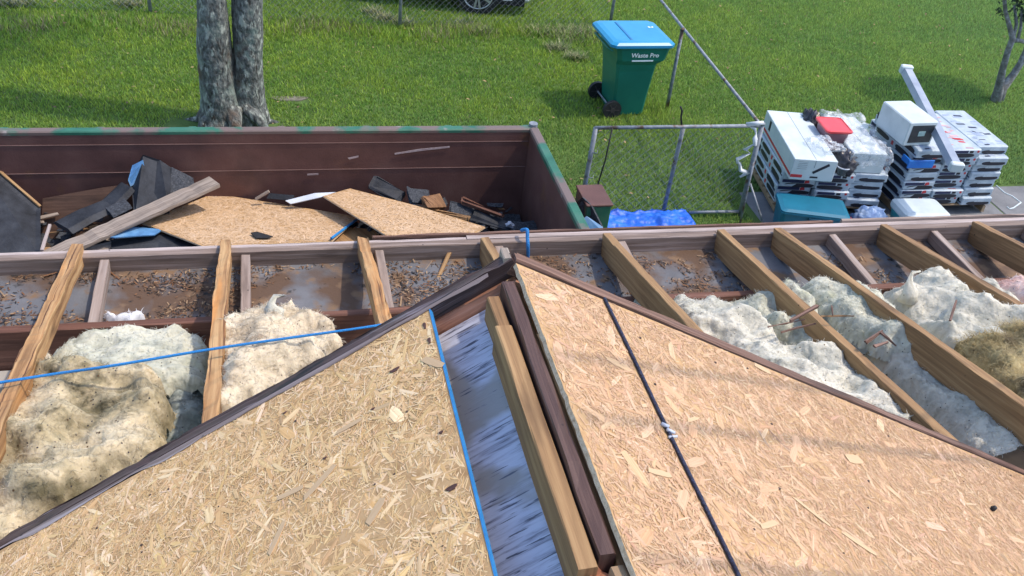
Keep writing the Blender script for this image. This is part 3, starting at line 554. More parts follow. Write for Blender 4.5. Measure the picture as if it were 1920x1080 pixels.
slab('hardboard_panel', [ony(80, 372, 8.08), ony(190, 352, 8.10), ony(240, 345, 8.12), ony(240, 440, 7.9), ony(78, 450, 7.9)], .02, wood('brown hardboard', (.05, .025, .015), (.08, .042, .028), (.11, .06, .04)), 'brown hardboard panel standing behind the felt roll', 'panel')
def band(name, cl, wd, z, m, label, cat):
    mb = MB(); rings = []; P = [onz(*p, zz) for p, zz in zip(cl, z)]
    for i, p in enumerate(P):
        t = (P[min(i+1, len(P)-1)]-P[max(i-1, 0)]).normalized(); s = t.cross(Vector((0, 0, 1))).normalized(); u = s.cross(t)
        w2 = (wd[i] if isinstance(wd, (list, tuple)) else wd)/2
        rings.append([p+s*w2, p+s*w2*.6+u*.03, p-s*w2*.6+u*.03, p-s*w2, p-s*w2*.6-u*.02, p+s*w2*.6-u*.02])
    mb.loft(rings); return tag(mb.build(name, m), label, cat)
band('felt_roll', [(118, 428), (160, 405), (205, 385), (240, 350)], [.26, .25, .22, .2], [.86, .88, .9, 1.0], felt, 'curled strip of black roofing felt behind the weathered plank', 'roofing felt')
band('shingle_scrap', [(205, 400), (240, 382)], .17, [.90, .94], shingle, 'grey shingle scrap beside the curled felt strip', 'shingle')
slab('felt_sheet', [ony(245, 330, 8.05), ony(268, 290, 8.05), ony(300, 300, 8.1), ony(322, 315, 8.12), ony(318, 400, 7.6), ony(252, 410, 7.5)], .015, felt, 'black felt scrap propped against the dumpster back wall', 'roofing felt')
slab('shingle_sheet', [ony(322, 313, 8.1), ony(362, 333, 8.12), ony(370, 370, 7.9), ony(316, 390, 7.75)], .015, shingle, 'grey shingle propped beside the black felt scrap', 'shingle')
slab('shingle_scrap', [ony(248, 310, 8.02), ony(268, 300, 8.0), ony(275, 330, 7.95), ony(245, 350, 7.9), ony(240, 338, 7.9)], .015, blue_faded, 'crumpled blue grey scrap on top of the propped felt', 'scrap')
mb = MB(); board(mb, onz(70, 487, .86), onz(402, 338, 1.05), .17, .035, jit=.003, chip=.03); tag(mb.build('plank', W_gray), 'wide weathered grey plank lying diagonally in the dumpster', 'plank')
mb = MB(); board(mb, onz(165, 470, .80), onz(320, 425, .72), .11, .03, jit=.003, chip=.02); tag(mb.build('plank', W_gray), 'short weathered plank under the wide diagonal one', 'plank')
slab('blue_sheet', [onz(170, 440, .90), onz(185, 428, .9), onz(240, 424, .88), onz(305, 430, .84), onz(290, 440, .86), onz(215, 445, .9)], .01, blue_faded, 'torn faded blue sheet under the diagonal plank', 'plastic sheet')
band('felt_scrap', [(210, 462), (300, 452), (380, 468)], .2, [.76, .77, .74], felt, 'dark folded felt in front of the large strand board', 'roofing felt')
mb = MB(); board(mb, onz(78, 468, .92), onz(93, 420, 1.0), .025, .02); tag(mb.build('wood_lath', W_fas), 'short white lath standing near the felt panel', 'lath')
slab('metal_flashing', [onz(535, 376, .80), onz(590, 362, .84), onz(630, 360, .84), onz(600, 370, .82), onz(545, 382, .79)], .01, white_metal, 'bent white flashing strip behind the strand boards', 'flashing')
mb = MB(); board(mb, onz(478, 372, .80), onz(503, 357, .88), .03, .02); tag(mb.build('wood_scrap', W_gray), 'small pinkish wood scrap behind the large strand board', 'wood scrap')
slab('shingle_scrap', [onz(505, 362, .82), onz(552, 366, .82), onz(548, 376, .78), onz(500, 372, .78)], .02, felt, 'black scrap between the two strand boards', 'scrap')
def chunk(c, size, m, label, rz=0, rx=0, name='shingle_scrap', cat='shingle', z=.8):
    from mathutils import Euler
    p = onz(*c, z); mb = MB(); mb.box((0, 0, 0), size, Euler((rx, rx*.6, rz)).to_matrix(), bev=.008)
    for v in range(len(mb.v)): mb.v[v] = tuple(Vector(mb.v[v])+p+Vector([random.gauss(0, .012) for _ in range(3)]))
    tag(mb.build(name, m), label, cat)
chunk((725, 357), (.32, .14, .04), felt, 'black shingle behind the smaller strand board', -.5, .5, z=.86)
chunk((785, 368), (.24, .16, .05), shingle, 'grey shingle lump right of the smaller strand board', .2, .5, z=.84)
chunk((768, 386), (.12, .06, .02), blue_faded, 'blue plastic shred among the shingles', .4, .2, 'plastic_shred', 'plastic shred', z=.8)
chunk((812, 380), (.2, .14, .06), wood('torn cardboard', (.11, .05, .02), (.2, .1, .045), (.28, .15, .07)), 'brown torn board chunk among the shingles', .5, .5, 'board_chunk', 'wood chunk', z=.82)
chunk((870, 395), (.26, .16, .03), shingle, 'flat grey shingle near the dumpster middle', -.2, .3, z=.74)
chunk((840, 402), (.4, .05, .03), W_mid, 'short brown batten among the shingles', -.35, .1, 'batten', 'batten', z=.76)
chunk((905, 392), (.42, .05, .03), W_plate, 'dark rotten batten near the right side of the dumpster', -.5, .25, 'batten', 'batten', z=.78)
chunk((920, 415), (.4, .12, .02), felt, 'black felt strip near the right side of the dumpster', -.5, .2, 'felt_scrap', 'roofing felt', z=.70)
chunk((957, 422), (.05, .05, .05), white_metal, 'small white crumpled scrap in the dumpster corner', .2, .2, 'paper_scrap', 'scrap', z=.72)
chunk((985, 428), (.3, .14, .04), shingle, 'grey shingle in the right dumpster corner', .2, .2, z=.66)
slab('shingle_scrap', [onz(1062, 395, 1.05), onz(1092, 370, 1.32), onz(1108, 385, 1.30), onz(1128, 425, 1.15), onz(1060, 428, 1.0)], .02, shingle, 'dark shingle sheet leaning on the green steel box', 'shingle')
slab('shingle_scrap', [onz(1070, 430, 1.1), onz(1100, 405, 1.22), onz(1130, 425, 1.15), onz(1135, 440, 1.1)], .02, blue_faded, 'grey triangular shingle beside the green steel box', 'shingle')
mb = MB()
for k in range(1300):                                        # crumbs
    x = random.uniform(XL+.2, XRt-.1); y = random.uniform(6.1, YB-.1); z = .60+random.uniform(-.05, .10); a = random.uniform(0, 6.3); l = random.uniform(.02, .09); ww = random.uniform(.01, .04)
    t_ = Vector((math.cos(a), math.sin(a), random.uniform(-.5, .5)))*l; s_ = Vector((-math.sin(a), math.cos(a), random.uniform(-.3, .3)))*ww; c = Vector((x, y, z))
    mb.poly([c-t_-s_, c+t_-s_*.6, c+t_*.8+s_, c-t_*.9+s_], .006, mi=random.choice((0, 0, 1, 1, 2, 3)))
tag(mb.build('rubbish_crumbs', [felt, shingle, W_mid, W_gray]), 'crumbs of shingle, felt and wood over the dumpster load', 'rubbish', kind='stuff')
# ---------------------------------------------------------------- fences
def chain(name, p0, p1, z0, z1, par, pitch=.10, r=.0024):
    p0, p1 = Vector(p0), Vector(p1); L = (p1-p0).length; d = (p1-p0)/L; nn = Vector((-d.y, d.x, 0)); mb = MB(); k = 0; x = 0
    while x < L-pitch:
        pts = []; j = 0; z = z0
        while z < z1:
            o = ((j+k) % 2)*pitch*.5; pts.append(p0+d*(x+o)+nn*(.003 if j % 2 else -.003)+Vector((0, 0, z))); z += pitch*.5; j += 1
        mb.tube(pts, r, 3, caps=False); x += pitch*.5; k += 1
    o = mb.build(name, wirem); wpar(o, par); return o
def pole(name, a, b_, r, par, cap=False):
    mb = MB(); a, b_ = Vector(a), Vector(b_); mb.tube([a, a.lerp(b_, .5), b_], r, 10)
    if cap: mb.tube([b_, b_+Vector((0, 0, .02)), b_+Vector((0, 0, .035))], [r*1.25, r*1.15, r*.3], 10)
    wpar(mb.build(name, steel, smooth=True), par)
ff = empty('chain_link_fence', (2, 14.4, 0), 'far chain link fence along the back of the lawn in front of the car', 'fence')
FP = [(-5.3, 14.75), (-1.63, 14.63), (1.99, 14.27), (5.45, 14.5)]
for p_ in FP: pole('fence_post', (*p_, 0), (*p_, 1.22), .026, ff, True)
for a, c in zip(FP[:-1], FP[1:]):
    pole('top_rail', (*a, 1.2), (*c, 1.2), .017, ff); chain('wire_mesh', (*a, 0), (*c, 0), .03, 1.18, ff)
sf = empty('chain_link_fence', (5.25, 11, 0), 'side chain link fence running away from the gate beside the wheeled bin', 'fence')
pole('fence_post', (5.30, 11.37, 0), (5.28, 11.37, 1.17), .024, sf, True)
pole('top_rail', (5.18, 8.72, 1.17), (5.45, 14.5, 1.2), .019, sf)
g_ = empty('gate', (4.3, 8.7, 0), 'low chain link gate of rusty pipe beside the dumpster end', 'gate')
pole('gate_post', (5.24, 8.69, 0), (5.20, 8.69, 1.17), .028, g_, True); pole('gate_post', (4.31, 8.76, 0), (4.32, 8.76, 1.12), .024, g_); pole('gate_post', (3.29, 8.71, 0), (3.31, 8.71, 1.13), .026, g_)
pole('gate_rail', (3.30, 8.71, 1.13), (5.20, 8.69, 1.155), .02, g_); pole('gate_rail', (4.6, 8.70, .06), (5.22, 8.69, .06), .018, g_)
pole('gate_brace', (5.24, 8.66, .45), (5.42, 8.4, .02), .012, g_); pole('gate_brace', (5.23, 8.72, .9), (5.16, 8.5, .02), .012, g_)
chain('wire_mesh', (3.32, 8.70, 0), (5.2, 8.69, 0), .05, 1.12, g_, r=.003)
for z_ in (.3, .55, .85): b = MB(); b.tube([(3.27, 8.71, z_), (3.36, 8.67, z_), (3.37, 8.7, z_+.02)], .006, 6); wpar(b.build('tie_wire', steel), g_)
def rod(pts, r, m, label, name='metal_rod', cat='rod'): mb = MB(); mb.tube(pts, r, 7); return tag(mb.build(name, m, smooth=True), label, cat)
rod([ony(1278, 236, 8.74), ony(1277, 218, 8.74), ony(1279, 208, 8.74), ony(1276, 200, 8.74)], .011, blackm, 'hooked black rod sticking up from the middle of the gate')
rod([ony(1148, 240, 8.66), ony(1135, 300, 8.62), ony(1122, 342, 8.6), ony(1115, 380, 8.6)], .009, blackm, 'thin dark rod leaning on the left end of the gate')
mb = MB(); pts = [Vector((5.15+random.gauss(0, .05)-k*.006, 8.66+random.gauss(0, .03), 1.22-.05*k)) for k in range(15)]; mb.tube(pts, [.006+.026*random.random() for _ in pts], 6)
tag(mb.build('plastic_rag', M('torn plastic', [(.5, .55, .6), (.75, .78, .8)], 9, rough=.4), smooth=True), 'torn white plastic caught on the gate corner post', 'plastic rag')
# ---------------------------------------------------------------- blue tarp on the ground
def tarpf():
    W0 = [onz(1125, 392, .1), onz(1305, 398, .1), onz(1312, 418, .06), onz(1300, 440, .06), onz(1125, 440, .06)]
    x0, x1, y0, y1 = 3.3, 4.62, 8.05, 8.78; vs = []; fs = []; nx, ny = 90, 50
    for i in range(nx):
        for j in range(ny):
            x = x0+(x1-x0)*i/(nx-1)+.03*nz(j*.1, 2, 1); y = y0+(y1-y0)*j/(ny-1)+.05*nz(i*.06, 4, 1); e = min(1, min(i, nx-1-i, j, ny-1-j)/5)
            vs.append((x, y, .012+e*(.09+.05*abs(nz(x*2.2, y*3, 1, 3))-.05*abs(nz(x*6, y*10, 2, 3)))))
    for i in range(nx-1):
        for j in range(ny-1): fs.append((i*ny+j, (i+1)*ny+j, (i+1)*ny+j+1, i*ny+j+1))
    mb = MB(); mb.add(vs, fs); tag(mb.build('tarpaulin', tarp, smooth=True), 'bright blue tarpaulin bunched on the ground below the gate', 'tarpaulin')
tarpf()
# ---------------------------------------------------------------- wheeled bin
def text_on(body, s, size, origin, ux, uy, mat, name, par):
    cu = bpy.data.curves.new(name, 'FONT'); cu.body = s; cu.size = size; cu.extrude = .0008; cu.offset = size*.02; cu.align_x = 'CENTER'; cu.resolution_u = 2
    t = bpy.data.objects.new(name, cu); col.objects.link(t); bpy.context.view_layer.update()
    me = bpy.data.meshes.new_from_object(t.evaluated_get(bpy.context.evaluated_depsgraph_get())); bpy.data.objects.remove(t)
    ux, uy = Vector(ux).normalized(), Vector(uy).normalized(); n = ux.cross(uy); mt = Matrix((ux, uy, n)).transposed().to_4x4(); mt.translation = Vector(origin); me.transform(mt)
    me.materials.clear(); me.materials.append(mat); o = bpy.data.objects.new(name, me); col.objects.link(o); o.parent = par; return o
def bin_():
    root = empty('wheeled_bin', (4.62, 11.5, 0), 'green wheeled rubbish bin with a bright blue lid on the lawn', 'bin', rz=math.radians(3))
    gp = M('bin green plastic', [(.004, .125, .088), (.006, .145, .103), (.009, .17, .12)], 3, rough=.42, bump=.05, bscale=120); bl = M('bin blue plastic', [(.012, .21, .42), (.02, .25, .48), (.03, .28, .52)], 3, rough=.38)
    def ring(x0, x1, y0, y1, z, b=.03): return [(x0+b, y0, z), (x1-b, y0, z), (x1, y0+b, z), (x1, y1-b, z), (x1-b, y1, z), (x0+b, y1, z), (x0, y1-b, z), (x0, y0+b, z)]
    mb = MB(); mb.loft([ring(-.15, .29, -.24, .24, .02), ring(-.18, .30, -.26, .26, .3), ring(-.22, .32, -.29, .29, .66), ring(-.24, .335, -.31, .31, .76, .05), ring(-.25, .42, -.35, .35, .83, .05), ring(-.29, .45, -.37, .37, .99, .05), ring(-.31, .46, -.385, .385, 1.0, .05), ring(-.31, .46, -.385, .385, 1.03, .05)])
    mb.build('body', gp, root)
    mb = MB(); mb.tube([(-.33, -.3, .95), (-.38, -.25, .97), (-.38, .25, .97), (-.33, .3, .95)], .016, 8); mb.build('handle', gp, root)
    mb = MB(); mb.loft([ring(-.38, .47, -.40, .40, 1.02, .06), ring(-.40, .49, -.415, .415, 1.03, .06), ring(-.40, .49, -.415, .415, 1.065, .06), ring(-.36, .45, -.38, .38, 1.09, .06), ring(-.30, .40, -.34, .34, 1.10, .06)]); lid = mb.build('lid', bl, root)
    mb = MB(); mb.box((-.10, 0, 1.102), (.035, .60, .012), bev=.005); mb.build('lid_rib', M('blue rib', [(.01, .14, .36), (.012, .17, .42)], 4, rough=.4), lid)
    mb = MB(); mb.box((-.34, 0, 1.075), (.045, .62, .02), bev=.005); mb.build('hinge', M('dark blue hinge', [(.005, .06, .16), (.006, .08, .2)], 4, rough=.4), lid)
    for y in (-.30, .30):
        mb = MB(); mb.cyl((-.20, y-.028, .125), (-.20, y+.028, .125), .125, 24); wh = mb.build('wheel', blackm, root)
        mb = MB(); mb.cyl((-.20, y-.034, .125), (-.20, y+.034, .125), .035, 12)
        for k in range(6): a = k*math.pi/3; mb.box((-.20+.055*math.cos(a), y, .125+.055*math.sin(a)), (.075, .064, .012), Matrix.Rotation(-a, 3, 'Y'))
        mb.build('hub', M('wheel hub', [(.03, .025, .03), (.05, .045, .05)], 6, rough=.5), wh)
    mb = MB(); mb.cyl((-.20, -.3, .125), (-.20, .3, .125), .012, 8); mb.build('axle', steel, root)
    wt = M('bin lettering', [(.88, .9, .9), (.9, .92, .92)], 3, rough=.5)
    sl = Vector((0, -.02, .16)).normalized()
    text_on(None, 'Waste Pro', .088, (.10, -.362, .885), (1, 0, 0), (0, -.12, 1), wt, 'lettering', root)
    mb = MB(); mb.box((.08, -.354, .835), (.30, .004, .018)); mb.build('lettering_line', wt, root)
    text_on(None, '2', .10, (.30, .12, 1.1025), (0, -1, 0), (1, 0, 0), wt, 'lid_mark', lid)
bin_()
# ---------------------------------------------------------------- shingle pallets
navy = M('navy wrapper print', [(.012, .018, .06), (.02, .03, .09)], 9, rough=.5); redp = M('red wrapper print', [(.4, .02, .03), (.55, .05, .06)], 9, rough=.5)
wrapw = M('white plastic wrapper', [(.30, .38, .46), (.42, .50, .57), (.52, .59, .64)], 8, rough=.38, bump=.3, bscale=20); darkp = M('dark wrapper window', [(.008, .010, .02), (.02, .022, .035)], 9, rough=.5)
def ell(mb, c, ux, uy, a, b_, n, mi=0, th=.003, k=14):
    mb.poly([Vector(c)+Vector(ux)*a*math.copysign(abs(math.cos(t))**.6, math.cos(t))+Vector(uy)*b_*math.copysign(abs(math.sin(t))**.8, math.sin(t)) for t in [2*math.pi*q/k for q in range(k)]], th, mi, n=Vector(n))
def bundle(var):
    """prototype bundle: long side along Y, 0.42 x 0.95 x 0.109, origin at its base; its print lies in the same mesh"""
    W_, L_, H_ = .425, .95, .107; r = random.Random(var+5)
    mb = MB(); mb.box((0, 0, H_/2), (W_-.003, L_-.004, H_), bev=.011)
    for v in range(len(mb.v)):
        q = Vector(mb.v[v]); mb.v[v] = tuple(q+Vector((nz(q.x*5, q.y*5, q.z*9+var, 2)*.012, nz(q.x*5+9, q.y*5, q.z*9+var, 2)*.012, 0)))
    yf = -L_/2+.001; fy = Vector((0, -1, 0)); fx = Vector((-1, 0, 0)); xw = -W_/2+.001
    ell(mb, (.02 if var != 1 else -.03, yf, .031), (1, 0, 0), (0, 0, 1), .160 if var else .18, .026, (0, -1, 0), 1)
    for yy in (-.27, .17): ell(mb, (xw-.001, yy, .058), (0, 1, 0), (0, 0, 1), .15, .030, (-1, 0, 0), 1)
    mb.poly([(xw, -.46, .015), (xw, -.14, .015), (xw, -.14, .045), (xw, -.46, .045)], .0015, 2, n=fx)
    mb.poly([(xw, .34, .02), (xw, .44, .02), (xw, .44, .09), (xw, .34, .09)], .002, 2, n=fx)
    mb.poly([(xw, -.075, .03), (xw, -.03, .03), (xw, -.03, .08), (xw, -.075, .08)], .002, 3, n=fx)
    if var == 0: mb.poly([(-.19, yf-.001, .060), (.07, yf-.001, .060), (.07, yf-.001, .098), (-.19, yf-.001, .098)], .002, 2, n=fy); mb.poly([(.075, yf-.001, .058), (.135, yf-.001, .065), (.125, yf-.001, .1), (.08, yf-.001, .095)], .002, 3, n=fy)
    if var == 1: mb.poly([(.05, yf-.001, .062), (.10, yf-.001, .062), (.10, yf-.001, .09), (.05, yf-.001, .09)], .002, 1, n=fy); mb.poly([(-.18, yf-.001, .062), (.03, yf-.001, .062), (.03, yf-.001, .094), (-.18, yf-.001, .094)], .002, 2, n=fy)
    if var == 2: mb.poly([(.0, yf-.001, .060), (.12, yf-.001, .060), (.12, yf-.001, .092), (.0, yf-.001, .092)], .002, 2, n=fy)
    if var == 2: mb.poly([(-.17, yf-.001, .068), (-.03, yf-.001, .068), (-.03, yf-.001, .076), (-.17, yf-.001, .076)], .002, 4, n=fy)
    if var: ell(mb, (.165, yf-.001, .080), (1, 0, 0), (0, 0, 1), .015, .015, (0, -1, 0), 3, .002)
    for k in range(26):                                      # printed top
        x, y = r.uniform(-.15, .15), r.uniform(-.44, .42); h_ = H_+.0015+k*.0001; a_ = r.uniform(.015, .06); b_ = r.uniform(.006, .022); sk = r.uniform(-.03, .03)
        mb.poly([(x-a_, y-b_, h_), (x+a_, y-b_+sk, h_), (x+a_*.9, y+b_+sk, h_), (x-a_, y+b_*.8, h_)], .001, (3, 5, 5)[k % 3] if var < 2 else (2, 6, 6)[k % 3], n=Vector((0, 0, 1)))
    o = mb.build('shingle_bundle', [wrapw, darkp, navy, redp, greyp, pinkp, bluep]); o['category'] = 'shingle bundle'; return o
greyp = M('grey wrapper print', [(.25, .3, .36), (.35, .4, .46)], 9); pinkp = M('pink wrapper print', [(.50, .28, .32), (.6, .42, .45)], 9); bluep = M('pale blue wrapper print', [(.25, .33, .48), (.4, .47, .6)], 9)
protos = [bundle(0), bundle(1), bundle(2)]
used = [False]*3
ords = ['bottom', 'second', 'third', 'fourth', 'fifth', 'sixth', 'seventh', 'top']
def put_bundle(v, loc, rz, label, group):
    r0 = protos[v]
    if not used[v]: used[v] = True; o = r0
    else:
        o = r0.copy(); col.objects.link(o)
    o.location = loc; o.rotation_euler[2] = rz; o['label'] = label; o['group'] = group
def pallet(cx, cy, rz, label, w_=1.30, l_=1.0):
    root = empty('pallet', (cx, cy, .012), label, 'pallet', rz=rz)
    for k in range(7):
        mb = MB(); board(mb, (-w_/2, -l_/2+.07+k*(l_-.14)/6, .12), (w_/2, -l_/2+.07+k*(l_-.14)/6, .12), .09, .018); mb.build('slat', W_pal, root)
    for x in (-w_/2+.05, 0, w_/2-.05): mb = MB(); board(mb, (x, -l_/2, .10), (x, l_/2, .10), .04, .085); mb.build('stringer', W_pal, root)
def stack(cx, cy, rz, layers, side, first):
    R = Matrix.Rotation(rz, 3, 'Z'); r = random.Random(side)
    for l in range(layers):
        for c in range(3):
            j = (r.uniform(-.03, .03), r.uniform(-.05, .04)); p = R @ Vector(((c-1)*.431+j[0]*(.3 if l < layers-1 else .3), j[1], 0))
            v = (0 if c == 0 and l % 3 else (1 if c == 1 else 2)) if l or not first else c
            lv = ords[l] if l < layers-1 else 'topmost'
            put_bundle(v, (cx+p.x, cy+p.y, .136+l*.109), rz+r.uniform(-.012, .012), '%s white shingle bundle in %s layer of the %s stack' % (('left', 'middle', 'right')[c], lv, side), 'shingle bundles on the %s pallet' % side)
SRX, SRY = 7.83, 9.08; SLX, SLY = 6.36, 9.12
pallet(SRX, SRY, 0, 'wooden pallet under the right stack of shingles'); stack(SRX, SRY, 0, 7, 'right', True)
pallet(SLX, SLY, math.radians(-8), 'wooden pallet under the left stack of shingles'); stack(SLX, SLY, math.radians(-8), 4, 'left', False)
def carton(name, c, size, rz, label, red=False, par_z=0):
    root = empty(name, c, label, 'box', rz=rz); x, y, z = size
    mb = MB(); mb.box((0, 0, z/2), size, bev=.006); mb.build('carton', paint_w, root)
    mb = MB(); mb.box((0, 0, z+.001), (.004, y-.02, .003)); mb.box((0, -y/2-.001, z*.8), (.004, .003, z*.35)); mb.build('seam', M('seam shade', [(.2, .24, .26), (.26, .3, .32)], 5), root)
    if red:
        mb = MB(); mb.box((-x/2-.001, 0, .055), (.003, y-.02, .03)); mb.box((-x*.36, -y/2-.001, .05), (x*.27, .003, .035)); mb.build('red_stripe', redp, root)
        mb = MB(); mb.box((x*.16, -y/2-.001, z*.6), (.2, .003, .032), Matrix.Rotation(-.6, 3, 'Y')); mb.box((-x/2-.001, y*.3, z*.65), (.003, .06, .12)); mb.box((x*.05, -y/2-.001, .045), (.09, .003, .02)); mb.build('black_mark', darkp, root)
        mb = MB()
        for k in range(5): mb.box((-x*.28, -y/2-.001, z*.55+k*.022), (.11, .003, .006))
        mb.build('fine_print', M('grey print', [(.25, .3, .33), (.35, .4, .43)], 5), root)
    return root
ztL = .136+4*.109
carton('carton', (5.97, 9.08, ztL+.004), (.50, 1.22, .26), math.radians(-10), 'long white carton with a red stripe on the left shingle stack', True)
carton('carton', (6.00, 9.10, ztL+.268), (.46, 1.2, .10), math.radians(-10), 'flat white carton on top of the red striped one') if False else None
carton('carton', (6.68, 9.1, ztL+.004), (.42, .95, .25), math.radians(-6), 'white carton under clear wrap at the right of the left stack')
# clear wrap
wr = bpy.data.materials.new('clear stretch wrap'); wr.use_nodes = True; t = wr.node_tree; bb = t.nodes['Principled BSDF']; bb.inputs['Base Color'].default_value = (.75, .8, .85, 1); bb.inputs['Roughness'].default_value = .18
trn = t.nodes.new('ShaderNodeBsdfTransparent'); mx = t.nodes.new('ShaderNodeMixShader'); nn = t.nodes.new('ShaderNodeTexNoise'); nn.inputs['Scale'].default_value = 9; nn.inputs['Detail'].default_value = 6
mr = t.nodes.new('ShaderNodeMapRange'); mr.inputs[1].default_value = .4; mr.inputs[2].default_value = .65; mr.inputs[3].default_value = .12; mr.inputs[4].default_value = .65
t.links.new(nn.outputs[0], mr.inputs[0]); t.links.new(mr.outputs[0], mx.inputs[0]); t.links.new(trn.outputs[0], mx.inputs[1]); t.links.new(bb.outputs[0], mx.inputs[2]); t.links.new(mx.outputs[0], t.nodes['Material Output'].inputs[0])
def wrapsheet(c, size, label, seed, rz=0, amp=.03):
    mb = MB(); nx, ny = 34, 44; x, y, z = size; fs = []; vs = []; sv = seed
    R = Matrix.Rotation(rz, 3, 'Z')
    for i in range(nx):
        for j in range(ny):
            s_ = (i/(nx-1)-.5)*(x+1.4*z); q = (j/(ny-1)-.5)*(y+1.4*z)
            px = max(-x/2, min(x/2, s_)); py = max(-y/2, min(y/2, q)); dz = (abs(s_-px)+abs(q-py))
            p = Vector((px+math.copysign(.02, s_)*(abs(s_-px) > 0), py+math.copysign(.02, q)*(abs(q-py) > 0), z+.012-dz)); p += Vector((nz(s_*7, q*7, sv), nz(s_*7, q*7, sv+5), nz(s_*7, q*7, sv+9)+.25))*amp
            vs.append(R @ p+Vector(c))
    for i in range(nx-1):
        for j in range(ny-1): fs.append((i*ny+j, (i+1)*ny+j, (i+1)*ny+j+1, i*ny+j+1))
    mb.add(vs, fs); tag(mb.build('plastic_wrap', wr, smooth=True), label, 'plastic wrap')
wrapsheet((6.69, 9.1, ztL), (.46, 1.0, .28), 'clear stretch wrap draped over the right carton of the left stack', 2, math.radians(-6), .05)
wrapsheet((6.1, 8.75, ztL+.262), (.26, .30, .05), 'crumpled clear plastic on the red striped carton', 5, .2, .05)
# red lidded bucket, black bag
bk = empty('food_container', (6.37, 9.1, ztL), 'square tub with a red lid between the two white cartons', 'container', rz=math.radians(-6))
def rr(hx, hy, z, b=.04): return [(-hx+b, -hy, z), (hx-b, -hy, z), (hx-.3*b, -hy+.3*b, z), (hx, -hy+b, z), (hx, hy-b, z), (hx-.3*b, hy-.3*b, z), (hx-b, hy, z), (-hx+b, hy, z), (-hx+.3*b, hy-.3*b, z), (-hx, hy-b, z), (-hx, -hy+b, z), (-hx+.3*b, -hy+.3*b, z)]
mb = MB(); mb.loft([rr(.11, .14, 0), rr(.14, .17, .36)]); mb.build('tub', M('dull pink tub', [(.22, .11, .13), (.3, .17, .19)], 4, rough=.3), bk)
mb = MB(); mb.loft([rr(.155, .185, .355), rr(.165, .195, .365), rr(.165, .195, .385), rr(.15, .18, .39), rr(.145, .175, .383), rr(.05, .08, .384)]); mb.build('lid', M('red lid', [(.58, .04, .05), (.68, .07, .08)], 4, rough=.35), bk)
def lump(name, c, size, m, label, cat, seed, amp=.35, f=4):
    mb = MB(); nu, nv = 28, 18; vs = []; fs = []
    for i in range(nv+1):
        for j in range(nu):
            th = math.pi*i/nv; ph = 2*math.pi*j/nu; d = Vector((math.sin(th)*math.cos(ph), math.sin(th)*math.sin(ph), math.cos(th))); k = 1+amp*nz(d.x*f, d.y*f, d.z*f+seed, 4)
            vs.append((c[0]+d.x*size[0]*k, c[1]+d.y*size[1]*k, max(c[2]-size[2]*.7, c[2]+d.z*size[2]*k)))
    for i in range(nv):
        for j in range(nu): fs.append((i*nu+j, i*nu+(j+1) % nu, (i+1)*nu+(j+1) % nu, (i+1)*nu+j))
    mb.add(vs, fs); return tag(mb.build(name, m, smooth=True), label, cat)
bagm = M('black bag', [(.008, .008, .012), (.03, .03, .04), (.10, .10, .12)], 12, rough=.35)
lump('black_bag', (6.38, 8.72, ztL+.10), (.13, .17, .15), bagm, 'crumpled black bag in front of the red lidded tub', 'bag', 3)
lump('black_bag', (6.31, 9.5, ztL+.16), (.12, .16, .20), bagm, 'black bag behind the red lidded tub', 'bag', 6)
tl = empty('carry_tray', (6.33, 8.62, ztL), 'small grey round pot at the front of the left stack', 'pot'); mb = MB(); mb.tube([(0, 0, 0), (0, 0, .1)], [.05, .075], 16); mb.build('pot', M('grey pot', [(.05, .06, .07), (.1, .12, .13)], 6, rough=.4), tl); mb = MB(); mb.tube([(.075*math.cos(a), .075*math.sin(a), .1) for a in [k*math.pi/8 for k in range(17)]], .008, 6); mb.build('pot_rim', white_metal, tl); tl.name = 'small_pot'
# appliance box, gutter, tape on the right stack
ztR = .136+7*.109
ab = empty('white_box', (7.20, 8.95, ztR), 'white cube carton with a black printed panel on the right shingle stack', 'box', rz=math.radians(3))
mb = MB(); mb.box((0, 0, .15), (.38, .56, .30), bev=.012); mb.build('carton', paint_w, ab)
mb = MB(); mb.box((.01, -.281, .15), (.30, .004, .215)); pn = mb.build('printed_panel', M('black print panel', [(.02, .025, .03), (.05, .055, .06)], 12, rough=.35), ab)
mb = MB(); mb.box((.01, -.284, .155), (.09, .004, .06)); mb.build('badge', M('teal badge', [(.2, .35, .35), (.35, .5, .5)], 40, rough=.4), pn)
gt = empty('gutter_length', (7.5, 8.9, 1.0), 'length of pale gutter lying diagonally across the right shingle stack', 'gutter')
p0, p1 = Vector((7.70, 9.92, 1.28)), Vector((7.27, 8.02, 1.00)); d = (p1-p0).normalized(); s_ = d.cross(Vector((0, 0, 1))).normalized(); u_ = s_.cross(d)
prof = [(-.055, .045), (-.055, -.03), (.035, -.03), (.06, .045), (.054, .045), (.03, -.024), (-.049, -.024), (-.049, .045)]
mb = MB(); mb.loft([[p+s_*a+u_*(-b_) for a, b_ in prof] for p in (p0, p0.lerp(p1, .5), p1)]); mb.loft([[p-s_*.058+u_*.02, p-s_*.055+u_*.02, p-s_*.055-u_*.03, p-s_*.058-u_*.03] for p in (p0, p1)], mi=1); mb.loft([[p-s_*.03-u_*.047, p+s_*.005-u_*.047, p+s_*.005-u_*.043, p-s_*.03-u_*.043] for p in (p0, p1)], mi=1)
o = mb.build('channel', [M('grey gutter', [(.22, .26, .34), (.30, .35, .43), (.40, .44, .50)], 4, rough=.4), navy]) ; wpar(o, gt)
for q, k in ((p0, -1), (p1, 1)):
    Rg = Matrix((s_, d, u_)).transposed(); mb = MB(); mb.box(q+d*.02*k, (.15, .07, .11), Rg, bev=.012); o = mb.build('end_cap', paint_w); wpar(o, gt)
